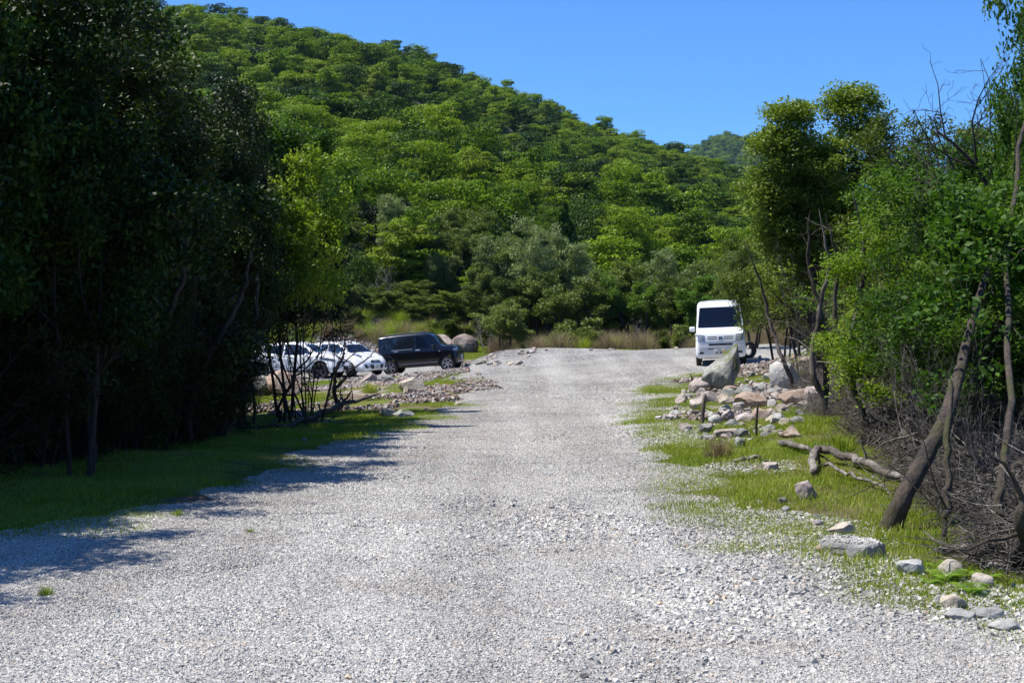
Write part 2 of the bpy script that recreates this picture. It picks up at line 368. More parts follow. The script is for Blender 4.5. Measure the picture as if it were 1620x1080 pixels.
mx_ = np.arange(-250, 900, 14.); my_ = np.arange(950, 2300, 18.); MX, MY = np.meshgrid(mx_, my_); MZ = mtn_z(MX, MY)
mi = np.arange(MX.size).reshape(MX.shape); mq = np.stack([mi[:-1, :-1], mi[:-1, 1:], mi[1:, 1:], mi[1:, :-1]], -1).reshape(-1, 4)
tag(obj('far_mountain', np_mesh('far_mountain', np.c_[MX.ravel(), MY.ravel(), MZ.ravel()], mq, [M['litter']], smooth=True)), kind='structure')

# ------------------------------------------------------------------ instancing for what nobody could count
_sg = {}
def scatter(name, pts, rots, scl, idx, protos, label=None):
    coll = bpy.data.collections.new(name + '_pieces')
    for i, (me_) in enumerate(protos):
        o = bpy.data.objects.new('%s_piece_%02d' % (name, i), me_); coll.objects.link(o)
    me = bpy.data.meshes.new(name); me.vertices.add(len(pts)); me.vertices.foreach_set('co', np.asarray(pts, np.float32).ravel())
    a = me.attributes.new('rot', 'FLOAT_VECTOR', 'POINT'); a.data.foreach_set('vector', np.asarray(rots, np.float32).ravel())
    s = np.asarray(scl, np.float32); s = np.repeat(s[:, None], 3, 1) if s.ndim == 1 else s
    a = me.attributes.new('scl', 'FLOAT_VECTOR', 'POINT'); a.data.foreach_set('vector', s.ravel())
    a = me.attributes.new('pick', 'INT', 'POINT'); a.data.foreach_set('value', np.asarray(idx, np.int32))
    o = obj(name, me)
    g = bpy.data.node_groups.new(name + '_scatter', 'GeometryNodeTree')
    g.interface.new_socket('Geometry', in_out='INPUT', socket_type='NodeSocketGeometry'); g.interface.new_socket('Geometry', in_out='OUTPUT', socket_type='NodeSocketGeometry')
    gi = g.nodes.new('NodeGroupInput'); go = g.nodes.new('NodeGroupOutput'); ip = g.nodes.new('GeometryNodeInstanceOnPoints')
    ci = g.nodes.new('GeometryNodeCollectionInfo'); ci.inputs['Collection'].default_value = coll
    ci.inputs['Separate Children'].default_value = True; ci.inputs['Reset Children'].default_value = True
    def na(nm, t):
        x = g.nodes.new('GeometryNodeInputNamedAttribute'); x.data_type = t; x.inputs['Name'].default_value = nm; return x.outputs['Attribute']
    er = g.nodes.new('FunctionNodeEulerToRotation')
    g.links.new(gi.outputs[0], ip.inputs['Points']); g.links.new(ci.outputs[0], ip.inputs['Instance'])
    ip.inputs['Pick Instance'].default_value = True; g.links.new(na('pick', 'INT'), ip.inputs['Instance Index'])
    g.links.new(na('rot', 'FLOAT_VECTOR'), er.inputs[0]); g.links.new(er.outputs[0], ip.inputs['Rotation']); g.links.new(na('scl', 'FLOAT_VECTOR'), ip.inputs['Scale'])
    g.links.new(ip.outputs[0], go.inputs[0])
    md = o.modifiers.new('scatter', 'NODES'); md.node_group = g
    if label: o['label'] = label
    o['kind'] = 'stuff'; return o
def slope_rot(x, y, rs):
    """euler that lays a patch on the ground at a random turn"""
    e = .3; dzx = (ground_z(x + e, y) - ground_z(x - e, y)) / (2 * e); dzy = (ground_z(x, y + e) - ground_z(x, y - e)) / (2 * e)
    th = rs.rand(len(x)) * 2 * PI
    ax = dzx * np.cos(th) + dzy * np.sin(th); ay = -dzx * np.sin(th) + dzy * np.cos(th)   # slope along the turned local x, y
    return np.c_[np.arctan(ay), -np.arctan(ax), th]

def stones_patch(name, seed, n, r, smin, smax, mat, flat=.6, pw=2.0, hi=0.0):
    rs = np.random.RandomState(seed)
    cube = np.array([(-1, -1, -1), (1, -1, -1), (1, 1, -1), (-1, 1, -1), (-1, -1, 1), (1, -1, 1), (1, 1, 1), (-1, 1, 1)], float) * .5
    fq = np.array([(0, 3, 2, 1), (4, 5, 6, 7), (0, 1, 5, 4), (1, 2, 6, 5), (2, 3, 7, 6), (3, 0, 4, 7)])
    rad = r * np.sqrt(rs.rand(n)); th = rs.rand(n) * 2 * PI
    s = smin + (smax - smin) * rs.rand(n) ** pw
    base = np.repeat(cube[None], n, 0) + rs.uniform(-.2, .2, (n, 8, 3)); base[:, 4:, :2] *= rs.uniform(.45, .95, (n, 1, 1))
    base *= (s[:, None] * np.c_[rs.uniform(.7, 1.3, n), rs.uniform(.6, 1.0, n), rs.uniform(flat * .7, flat * 1.3, n)])[:, None, :]
    a, b, c = rs.rand(n) * 2 * PI, rs.normal(0, .45, n), rs.normal(0, .45, n)
    def R(ax, t):
        m = np.zeros((n, 3, 3)); i, j = [(1, 2), (0, 2), (0, 1)][ax]; m[:, ax, ax] = 1; m[:, i, i] = m[:, j, j] = np.cos(t); m[:, i, j] = -np.sin(t); m[:, j, i] = np.sin(t); return m
    rot = R(2, a) @ R(1, b) @ R(0, c)
    V = np.einsum('nij,nkj->nki', rot, base)
    V += np.stack([rad * np.cos(th), rad * np.sin(th), s * flat * .28 + rs.rand(n) * hi], -1)[:, None, :]
    Fq = (fq[None] + 8 * np.arange(n)[:, None, None]).reshape(-1, 4)
    return np_mesh(name, V.reshape(-1, 3), Fq, [mat], fattr={'tint': np.repeat(rs.rand(n), 6)})
rs = np.random.RandomState(3)
protos = [stones_patch('gravel_patch', 10 + k, 4600, .58, .006, .0165, M['stone'], .6, 1.8) for k in range(4)] + \
         [stones_patch('gravel_patch_coarse', 20 + k, 1500, .6, .007, .032, M['stone'], .6, 3.0) for k in range(3)]
st = .5
X, Y = np.meshgrid(np.arange(-18, 14, st), np.arange(4.6, 68, st)); X = X.ravel() + rs.uniform(-.25, .25, X.size); Y = Y.ravel() + rs.uniform(-.25, .25, Y.size)
vis = (np.abs(X) < Y * .39 + 1.2); rm = road_mask(X, Y)
kk = vis & rm; X1, Y1 = X[kk], Y[kk]
# loose stones spilling over the verge
X2, Y2 = np.meshgrid(np.arange(-10, 12, .42), np.arange(5, 44, .42)); X2 = X2.ravel() + rs.uniform(-.2, .2, X2.size); Y2 = Y2.ravel() + rs.uniform(-.2, .2, Y2.size)
ed = (X2 > 0) & (~road_mask(X2, Y2)) & (road_mask(X2 - .8, Y2) | road_mask(X2 + .55, Y2)) & (fbm(X2 * .7 + 33, Y2 * .7, 2) > .55)
ix = np.r_[rs.randint(0, 4, len(X1)), 4 + rs.randint(0, 3, ed.sum())]
co_ = rs.rand(len(X1)) < np.clip((fbm(X1 * .5, Y1 * .5 + 40, 2) - .55) * 2.5, 0, .25); ix[:len(X1)][co_] = 4 + rs.randint(0, 3, co_.sum())
XA, YA = np.r_[X1, X2[ed]], np.r_[Y1, Y2[ed]]
gravel = scatter('gravel', np.c_[XA, YA, ground_z(XA, YA) + .004], slope_rot(XA, YA, rs), rs.uniform(.9, 1.15, len(XA)), ix, protos, 'pale grey crushed stones covering the track and its verge')

# rubble: broken stones of the banks
protos = [stones_patch('rubble_patch', 40 + k, 230, .75, .02, .11, M['rubble'], .7, 2.6, .04) for k in range(4)]
X, Y = np.meshgrid(np.arange(-16, 14, .75), np.arange(20, 84, .75)); X = X.ravel() + rs.uniform(-.35, .35, X.size); Y = Y.ravel() + rs.uniform(-.35, .35, Y.size)
p_ = stony(X, Y) * np.clip((fbm(X * .6 + 3, Y * .6 + 90, 3) - .3) * 2.6, 0, 1)
kk = (rs.rand(len(X)) < p_) & ~(road_mask(X, Y) & (X > -2))
kk &= ~((X < -3) & (Y > 55) & (Y < 69) & (rs.rand(len(X)) < .75)); X, Y = X[kk], Y[kk]
scatter('rubble', np.c_[X, Y, ground_z(X, Y)], slope_rot(X, Y, rs), rs.uniform(.7, 1.2, len(X)), rs.randint(0, 4, len(X)), protos, 'broken pinkish stones strewn over the banks beside the track')

# grass ------------------------------------------------------------
M['grass'] = leaf_mat('grass_blade', [(.12, .18, .018), (.20, .28, .024), (.29, .36, .036), (.40, .38, .14)], .2, .4)
M['straw'] = leaf_mat('dry_grass_blade', [(.17, .12, .07), (.28, .20, .12), (.40, .31, .20), (.18, .19, .06)], .15, .35, ttint=(1, 1, .9))
def grass_patch(name, seed, n, r, hmin, hmax, wd, mat, lean=.35, segs=2, clump=0.0):
    rs = np.random.RandomState(seed)
    rad = r * np.sqrt(rs.rand(n)); th = rs.rand(n) * 2 * PI
    if clump: rad = r * rs.rand(n) ** 1.5
    bx, by = rad * np.cos(th), rad * np.sin(th); h = rs.uniform(hmin, hmax, n) * (1 - .4 * (rad / r) ** 2); fa = rs.rand(n) * 2 * PI
    la = rs.rand(n) * 2 * PI if not clump else th + rs.normal(0, .5, n); ln = rs.rand(n) ** 1.0 * lean * h * 1.5
    V = []
    for k in range(segs + 1):
        t = k / segs; w_ = wd * (1 - t) ** .7 * .5 if k < segs else 0
        cx = bx + np.cos(la) * ln * t * t; cy = by + np.sin(la) * ln * t * t; cz = h * t * (1 - .12 * t)
        if k < segs:
            V.append(np.stack([cx - np.cos(fa) * w_, cy - np.sin(fa) * w_, cz], -1)); V.append(np.stack([cx + np.cos(fa) * w_, cy + np.sin(fa) * w_, cz], -1))
        else: V.append(np.stack([cx, cy, cz], -1))
    per = 2 * segs + 1; V = np.stack(V, 1).reshape(-1, 3); o = per * np.arange(n)[:, None]
    Fq = np.concatenate([o + np.array([[2 * k, 2 * k + 1, 2 * k + 3, 2 * k + 2]]) for k in range(segs - 1)]) if segs > 1 else np.zeros((0, 4), int)
    Ft = o + np.array([[2 * segs - 2, 2 * segs - 1, 2 * segs]])
    ti = rs.rand(n); return np_mesh(name, V, [Ft, Fq], [mat], fattr={'tint': np.r_[ti, np.tile(ti, segs - 1)]})
protos = [grass_patch('turf_patch', 60 + k, 1000, .5, .015, .062, .006, M['grass'], .5) for k in range(3)] + [grass_patch('tall_turf_patch', 65 + k, 420, .4, .05, .13, .007, M['grass'], .5) for k in range(2)]
def grass_dens(x, y):
    g = np.clip((fbm(x * .55 + 3, y * .55 + 9, 3) - np.where(x > 0, .30, .36)) * 5, np.where(x > 0, .5, 0), 1)
    right = (x > 0) * (x < wx(1300, y) + 2.5); left = (x < 0) * (x > -14)
    d = g * (right + left * .9) * (1 - stony(x, y) * .8)
    return d * ~road_mask(x, y)
X, Y = np.meshgrid(np.arange(-16, 13, .30), np.arange(6, 78, .33)); X = X.ravel() + rs.uniform(-.2, .2, X.size); Y = Y.ravel() + rs.uniform(-.2, .2, Y.size)
kk = (rs.rand(len(X)) < grass_dens(X, Y)) & (np.abs(X) < Y * .40 + 1); X, Y = X[kk], Y[kk]
ix = np.where(rs.rand(len(X)) < .05 + .35 * (fbm(X * .4, Y * .4 + 70, 2) > .6), 3 + rs.randint(0, 2, len(X)), rs.randint(0, 3, len(X)))
scatter('grass', np.c_[X, Y, ground_z(X, Y)], slope_rot(X, Y, rs), rs.uniform(.55, 1.1, len(X)), ix, protos, 'short green grass growing along both verges of the track')
# dry pampas-like grass at the foot of the trees
protos = [grass_patch('straw_clump', 80 + k, 420, .55, .5, 1.25, .014, M['straw'], .45, 3, 1) for k in range(3)] + [grass_patch('green_clump', 84 + k, 420, .55, .35, .9, .016, M['grass'], .6, 3, 1) for k in range(2)]
X, Y = np.meshgrid(np.arange(-22, 26, .62), np.arange(50, 92, .8)); X = X.ravel() + rs.uniform(-.3, .3, X.size); Y = Y.ravel() + rs.uniform(-.35, .35, Y.size)
far = np.where(X > 1, 64.5, np.where(X > -3.5, 68, 73)); rt = (X > 9.6 + (Y - 46) * .04)
kk = ((Y > far) | (rt & (Y > 47))) & (rs.rand(len(X)) < .18 + .6 * (fbm(X * .25, Y * .25, 2) > .52) + .8 * rt * (Y < 62)) & (np.abs(X) < Y * .42) & ~((np.abs(X - wx(715, Y)) < 2.0) & (Y < 75)); X, Y = X[kk], Y[kk]
gr = (rs.rand(len(X)) < np.where(X < -1, .68, np.where((X > 9) & (Y < 62), .08, .40)))
scatter('dry_grass', np.c_[X, Y, ground_z(X, Y)], np.c_[np.zeros(len(X)), np.zeros(len(X)), rs.rand(len(X)) * 6.28], rs.uniform(.55, 1.15, len(X)), np.where(gr, 3 + rs.randint(0, 2, len(X)), rs.randint(0, 3, len(X))), protos, 'tall straw coloured grass at the foot of the trees')

_ORD = 'first second third fourth fifth sixth seventh eighth ninth tenth eleventh twelfth thirteenth fourteenth fifteenth sixteenth seventeenth eighteenth nineteenth twentieth'.split()
def ordinal(i):
    if i < 20: return _ORD[i]
    return {2: 'twenty', 3: 'thirty', 4: 'forty'}[(i + 1) // 10] + ('ieth' if (i + 1) % 10 == 0 else ' ' + _ORD[(i + 1) % 10 - 1]) if (i + 1) % 10 else {3: 'thirtieth', 4: 'fortieth', 2: 'twentieth'}[(i + 1) // 10]
def label_row(items, marks, template):
    """items: (object, photo x, rank key); marks: (photo x, landmark phrase). Each thing is told apart by the landmark it stands in line with and its order there."""
    cols = {}
    for o, px, key in items: cols.setdefault(min(marks, key=lambda m: abs(m[0] - px)), []).append((key, o.name, o))
    for mk, l in cols.items():
        for i, (_, _, o) in enumerate(sorted(l, key=lambda q: q[:2])): o['label'] = template.format(n=ordinal(i), m=mk[1])
MARKS = [(390, 'the dark wood edge'), (470, 'the first white car'), (520, 'the first white front wheel'), (575, 'the white hatchback'), (625, 'the rear of the black car'), (670, 'the middle of the black car'), (705, 'the hood of the black car'), (740, 'the rounded boulder'), (785, 'the low rubble bank'),
         (830, 'the small pale willow'), (880, 'the tall pale willow'), (925, 'the end of the gravel'), (970, 'the tree beside the bright round one'), (1015, 'the bright round tree'), (1060, 'the gap before the van'), (1105, 'the mirror of the white van'), (1145, 'the middle of the white van'), (1190, 'the tyre beside the van'), (1235, 'the round grey boulder')]
# ------------------------------------------------------------------ trees
M['dark_maple'] = leaf_mat('foliage_shade_maple', [(.009, .024, .003), (.018, .044, .005), (.034, .074, .008)], .14, .18, rough=.5)  # darkened copy of the maple leaf, shade of the wood put into its colour
def leaves_np(rs, C_, n_per, rad, L, Wd, up=.8, flat=.6, dirs=None):
    """leaf quads round the anchor points C_"""
    C_ = np.repeat(np.asarray(C_), n_per, 0); n = len(C_)
    d = rs.normal(0, 1, (n, 3)); d /= np.linalg.norm(d, axis=1)[:, None]; d *= (rad * rs.rand(n) ** .5)[:, None]; d[:, 2] *= flat
    c = C_ + d
    nn = rs.normal(0, .75, (n, 3)); nn[:, 2] += up; nn /= np.linalg.norm(nn, axis=1)[:, None]
    t = rs.normal(0, 1, (n, 3)); a = np.cross(nn, t); a /= np.linalg.norm(a, axis=1)[:, None]; b = np.cross(nn, a)
    l = (L * rs.uniform(.45, 1.5, n))[:, None]; w_ = (Wd * rs.uniform(.7, 1.2, n))[:, None]
    V = np.stack([c - a * l * .5, c + b * w_ * .5 - a * l * .06, c + a * l * .5 - nn * l * .08, c - b * w_ * .5 - a * l * .06], 1).reshape(-1, 3)
    return V, np.arange(4 * n).reshape(-1, 4), rs
def tubes(lines, sides=5):
    Vs, Fs, off = [], [], 0
    for pts, rr in lines:
        pts = np.asarray(pts); n = len(pts); rm_ = max(rr); k = sides if rm_ > .03 else (4 if rm_ > .012 else 3)
        tg = np.gradient(pts, axis=0); tg /= np.linalg.norm(tg, axis=1)[:, None] + 1e-9
        ref = np.eye(3)[np.argmin(np.abs(tg).max(0))][None]; a = np.cross(tg, ref); a /= np.linalg.norm(a, axis=1)[:, None]; b = np.cross(tg, a)
        th = np.arange(k) * 2 * PI / k
        ring = pts[:, None, :] + (a[:, None, :] * np.cos(th)[None, :, None] + b[:, None, :] * np.sin(th)[None, :, None]) * np.asarray(rr)[:, None, None]
        Vs.append(ring.reshape(-1, 3)); i = np.arange(n - 1)[:, None] * k; j = np.arange(k)[None]; j2 = (j + 1) % k
        Fs.append(np.stack([i + j, i + j2, i + k + j2, i + k + j], -1).reshape(-1, 4) + off); off += n * k
    return np.concatenate(Vs), np.concatenate(Fs)
def norm(v): return v / (np.linalg.norm(v) + 1e-9)
def skeleton(rs, stems, nchild=(9, 6, 5), ratio=(.5, .5, .5), ang=(.9, .8, .8), wob=.12, trop=.05, t0=.3, leaflev=2, step=.35, gnarl=1.0, thin=.62):
    """stems: list of (start, direction, length, radius). Returns tubes' centre lines by level and leaf anchors."""
    lines, anchors = [], []
    def br(p, d, L, r, lev):
        n = max(3, int(L / step) + 1); pts = [p.copy()]; rr = [r]
        for i in range(n):
            d = norm(d + rs.normal(0, wob * gnarl * (1 + .5 * lev), 3) + np.array([0, 0, trop])); p = p + d * L / n
            pts.append(p.copy()); rr.append(max(.0025, r * (1 - .78 * (i + 1) / n)))
        lines.append((np.array(pts), np.array(rr), lev)); pts_ = np.array(pts)
        if lev >= leaflev: anchors.extend(list(pts_[1:]))
        if lev < len(nchild):
            k = nchild[lev]; k = max(2, int(k * (.7 + .5 * rs.rand())))
            for c in range(k):
                t = t0 + (1 - t0) * (c + rs.rand()) / k if lev == 0 else .15 + .85 * (c + rs.rand()) / k
                f = t * n; i = min(int(f), n - 1); q = pts_[i] + (pts_[i + 1] - pts_[i]) * (f - i); dd = norm(pts_[i + 1] - pts_[i])
                ax = norm(np.cross(dd, rs.normal(0, 1, 3))); a_ = ang[lev] * rs.uniform(.7, 1.25)
                nd = dd * math.cos(a_) + ax * math.sin(a_)
                if lev > 0: nd[2] *= .6
                br(q, norm(nd), L * ratio[lev] * rs.uniform(.7, 1.2) * (1.15 - .5 * t), rr[i] * thin, lev + 1)
    for s in stems: br(np.array(s[0], float), norm(np.array(s[1], float)), s[2], s[3], 0)
    return lines, anchors
def make_tree(name, seed, stems, leaf, bark, n_per=14, lobes=None, rad=.22, L=.07, Wd=.035, maxpts=None, keep=1.0, up=.8, fit=None, minz=None, flat=.6, **kw):
    """returns (wood mesh, crown mesh); fit=(w, h) scales the skeleton's crown to a size"""
    rs = np.random.RandomState(seed); lines, anc = skeleton(rs, stems, **kw)
    anc = np.array(anc)
    if minz is not None: anc = anc[anc[:, 2] > minz]
    if keep < 1: anc = anc[rs.rand(len(anc)) < keep]
    if maxpts and len(anc) > maxpts: anc = anc[rs.permutation(len(anc))[:maxpts]]
    V, Fq = tubes([(p, r) for p, r, l in lines], 7)
    if fit:
        hi = max(V[:, 2].max(), anc[:, 2].max()) + rad * .5; wd_ = np.percentile(np.hypot(anc[:, 0], anc[:, 1]), 95) + rad * .6
        s = np.array([fit[0] / wd_, fit[0] / wd_, fit[1] / hi]); V = V * s; anc = anc * s
    if lobes:
        ex = []
        for cx, cy_, cz, r_, n_ in lobes:
            d = rs.normal(0, 1, (n_, 3)); d[:, 2] = np.abs(d[:, 2]) * np.where(rs.rand(n_) < .75, 1, -1); d /= np.linalg.norm(d, axis=1)[:, None]; ex.append(np.array([cx, cy_, cz]) + d * r_ * np.array([1, 1, .8]) * (rs.rand(n_, 1) ** .4))
        anc = np.concatenate([anc] + ex)
    wood = np_mesh(name + '_trunk', V, Fq, [M[bark]], smooth=True)
    if n_per == 0: return wood, None
    Vl, Fl, _ = leaves_np(rs, anc, n_per, rad, L, Wd, up, flat)
    # tint: clumps of the crown differ a little, leaves differ more
    c = Vl.reshape(-1, 4, 3)[:, 0]; cl = fbm(c[:, 0] * 1.3 + seed, c[:, 1] * 1.3 + c[:, 2] * 1.1, 2)
    ti = np.clip(.5 + (cl - .5) * 1.3 + rs.normal(0, .16, len(Fl)), 0, 1)
    return wood, np_mesh(name + '_crown', Vl, Fl, [M[leaf]], fattr={'tint': ti})
def place_tree(kind, meshes, loc, rz=0., s=1., label=None, cat='tree', group=None, bury=.08):
    t = empty(kind, (loc[0], loc[1], loc[2] - bury), rz); t.scale = s if hasattr(s, '__len__') else (s, s, s)
    tag(t, label, cat, group); obj('trunk', meshes[0], t)
    if meshes[1] is not None: obj('crown', meshes[1], t)
    return t
def far_tree_mesh(name, seed, R, H, n, ls, leaf, lobes=16, conifer=False, low=.06):
    """a crown seen from far off: leaf sprays over many flattened lobes, trunk inside"""
    rs = np.random.RandomState(seed); Cs = []
    k = n // lobes
    for i in range(lobes):
        if conifer:
            t = i / lobes; r = R * (1.02 - t) * .9; a = i * 2.4; c = np.array([math.cos(a) * r * .35, math.sin(a) * r * .35, H * (.15 + .8 * t)]); e = np.array([r * .85, r * .85, H * .06])
        else:
            a = rs.rand() * 2 * PI; q = rs.rand() ** .6 * (.8 + .35 * math.sin(a * 2 + seed)); z = rs.uniform(low, .92) * H; q *= math.sqrt(max(.1, 1 - ((z / H - .5) / .55) ** 2))
            c = np.array([math.cos(a) * q * R * .72, math.sin(a) * q * R * .72, z]); rr = R * rs.uniform(.14, .40); e = np.array([rr * rs.uniform(.7, 1.5), rr * rs.uniform(.7, 1.5), rr * rs.uniform(.22, .55)])
        d = rs.normal(0, 1, (k, 3)); d[:, 2] = np.abs(d[:, 2]) * rs.choice([1, 1, 1, -.6], k); d /= np.linalg.norm(d, axis=1)[:, None]
        Cs.append((c + d * e * rs.uniform(.8, 1.12, (k, 1)), d))
    P_ = np.concatenate([c for c, d in Cs]); D = np.concatenate([d for c, d in Cs]); m = len(P_)
    nn = D * .55 + rs.normal(0, .42, (m, 3)); nn[:, 2] += .45; nn /= np.linalg.norm(nn, axis=1)[:, None]
    a = np.cross(nn, rs.normal(0, 1, (m, 3))); a /= np.linalg.norm(a, axis=1)[:, None]; b = np.cross(nn, a)
    l = (ls * rs.uniform(.5, 1.5, m))[:, None]
    V = np.stack([P_ - a * l * .5, P_ + b * l * .34, P_ + a * l * .5 - nn * l * .1, P_ - b * l * .34], 1).reshape(-1, 3)
    Fl = np.arange(4 * m).reshape(-1, 4); cl = np.repeat(rs.normal(0, .13, lobes), k)
    ti = np.clip(.5 + cl + rs.normal(0, .13, m), 0, 1)
    lines = [(np.array([[0, 0, -1.], [R * .03, 0, H * .35], [0, R * .04, H * .7]]), np.array([.16, .12, .05]))]
    for i in range(5):
        an = rs.rand() * 6.28; z = H * rs.uniform(.25, .5); lines.append((np.array([[0, 0, z], [math.cos(an) * R * .3, math.sin(an) * R * .3, z + H * .12], [math.cos(an) * R * .6, math.sin(an) * R * .6, z + H * .2]]), np.array([.07, .05, .02])))
    Vt, Ft = tubes(lines, 5)
    Va, Fa = merge([(V, Fl), (Vt, Ft)]); fa = np.concatenate(Fa) if isinstance(Fa, list) else Fa
    return np_mesh(name, Va, fa, [M[leaf], M['bark']], fmat=np.r_[np.zeros(len(Fl)), np.ones(len(Ft))], fattr={'tint': np.r_[ti, np.full(len(Ft), .5)]})

# the wooded hillside -------------------------------------------------
near_v = [far_tree_mesh('hill_tree_mesh', 200 + k, 2.7 + .3 * (k % 3), 6.4 - .5 * (k % 2), 11000, .155, ['hill_a', 'hill_a', 'hill_b', 'hill_a', 'hill_a'][k], 55 + 9 * k) for k in range(5)]
conif = far_tree_mesh('hill_conifer_mesh', 231, 2.6, 7.6, 6500, .26, 'hill_b', 14, True)
far_v = [far_tree_mesh('hill_far_mesh', 240 + k, 2.9 + .3 * (k % 3), 6.4 - .4 * k, 6200, .22, ['hill_a', 'hill_b', 'hill_a', 'hill_a', 'hill_a'][k], 40) for k in range(5)]
rs = np.random.RandomState(11)
gxh, gyh = np.meshgrid(np.arange(-150, 150, 3.3), np.arange(82, 445, 3.7)); gxh = (gxh + rs.uniform(-1.9, 1.9, gxh.shape)).ravel(); gyh = (gyh + rs.uniform(-2, 2, gyh.shape)).ravel()
u, _, Yr, Y0 = hill_par(gxh, gyh)
kk = (gyh > Y0 + 5) & (gyh < Yr + 14) & (u > -60) & (u < 1650); gxh, gyh, u = gxh[kk], gyh[kk], u[kk]
o_ = np.argsort(gyh); gxh, gyh, u = gxh[o_], gyh[o_], u[o_]; gzh = ground_z(gxh, gyh)
vis = (u > 300) & (u < 1400)
near = np.zeros(len(gxh), bool); near[np.where(vis)[0][:250]] = True
sz = (.30 + .95 * rs.rand(len(gxh)) ** 1.5) * (.75 + .5 * fbm(gxh / 14 + 5, gyh / 14, 2))
tones = [('bushy green broadleaf tree in the wood low on the hillside', 'broadleaf trees low on the wooded hillside')]
items = []; items2 = []
for i in np.where(near)[0]:
    cf = rs.rand() < .022
    o = obj('hillside_conifer' if cf else 'hillside_tree', conif if cf else near_v[rs.randint(0, 5)], None, (gxh[i], gyh[i], gzh[i] - .4), rs.rand() * 6.28, (sz[i] * rs.uniform(.85, 1.15), sz[i] * rs.uniform(.85, 1.15), sz[i] * rs.uniform(.9, 1.25)))
    if cf: tag(o, 'dark pointed conifer', 'conifer', 'dark conifers on the hillside'); items2.append((o, u[i], gyh[i]))
    else: tag(o, tones[0][0], 'tree', tones[0][1]); items.append((o, u[i], gyh[i]))
label_row(items, MARKS, '{n} green tree up the hillside above {m}'); label_row(items2, MARKS, '{n} dark pointed conifer up the hillside above {m}')
kk = ~near; n_ = kk.sum()
scatter('hillside_forest', np.c_[gxh[kk], gyh[kk], gzh[kk] - .4], np.c_[rs.normal(0, .06, n_), rs.normal(0, .06, n_), rs.rand(n_) * 6.28], np.stack([sz[kk] * rs.uniform(.9, 1.2, n_), sz[kk] * rs.uniform(.9, 1.2, n_), sz[kk] * rs.uniform(.8, 1.25, n_)], -1), rs.randint(0, 5, n_), far_v, 'dense green wood covering the upper hillside up to the ridge')
mxx, myy = np.meshgrid(np.arange(90, 520, 8.5), np.arange(1130, 1600, 10.)); mxx = (mxx + rs.uniform(-4, 4, mxx.shape)).ravel(); myy = (myy + rs.uniform(-4, 4, myy.shape)).ravel(); n_ = len(mxx)
scatter('mountain_forest', np.c_[mxx, myy, mtn_z(mxx, myy) - 1], np.c_[np.zeros(n_), np.zeros(n_), rs.rand(n_) * 6.28], rs.uniform(1.3, 2.2, n_), rs.randint(0, 5, n_), far_v, 'far wood covering the blue green mountain beyond the hill')

# trees of the valley floor, behind the parking place ------------------
S0 = lambda h, r=.11, lean=(0, 0): [((0, 0, 0), (lean[0], lean[1], 1), h, r)]
def multi(rs, n, h, r, spread=.35, base=.25):
    return [((base * math.cos(a), base * math.sin(a), 0), (spread * math.cos(a), spread * math.sin(a), 1), h * rs.uniform(.8, 1.1), r * rs.uniform(.6, 1.1)) for a in [k * 2 * PI / n + rs.rand() for k in range(n)]]
_r = np.random.RandomState(77)
def round_tree(name, seed, leaf, w_=2.2, h=5.0, n_per=26, L=.13, rad=.34, Wd=.07, bark='bark', stems=None, **kw):
    kw.setdefault('t0', .35)
    return make_tree(name, seed, stems or multi(_r, 3, h * .62, .10), leaf, bark, n_per=n_per, rad=rad, L=L, Wd=Wd, maxpts=900, fit=(w_, h), **kw)
VT = {'mid1': round_tree('mid', 301, 'mid'), 'mid2': round_tree('mid', 302, 'mid', 2.4, 4.6), 'wil1': round_tree('wil', 303, 'willow', 2.6, 6.2, L=.16, Wd=.045, up=.2), 'wil2': round_tree('wil', 304, 'willow', 2.0, 5.6, L=.16, Wd=.045, up=.2),
      'bri1': round_tree('bri', 305, 'bright', 2.6, 4.6), 'bri2': round_tree('bri', 306, 'bright', 2.2, 4.2), 'oli1': round_tree('oli', 307, 'olive', 2.4, 5.0), 'drk1': round_tree('drk', 308, 'dark', 2.6, 5.4),
      'bush1': round_tree('bush', 309, 'mid', 1.5, 1.7, L=.11, rad=.26, stems=multi(_r, 6, 1.2, .035, .8), t0=.1), 'bush2': round_tree('bush', 310, 'olive', 1.4, 1.5, L=.11, rad=.26, stems=multi(_r, 6, 1.2, .035, .8), t0=.1)}
BARE = make_tree('bare', 320, multi(_r, 4, 1.6, .04, .6), 'mid', 'dead', n_per=0, fit=(1.2, 2.3))
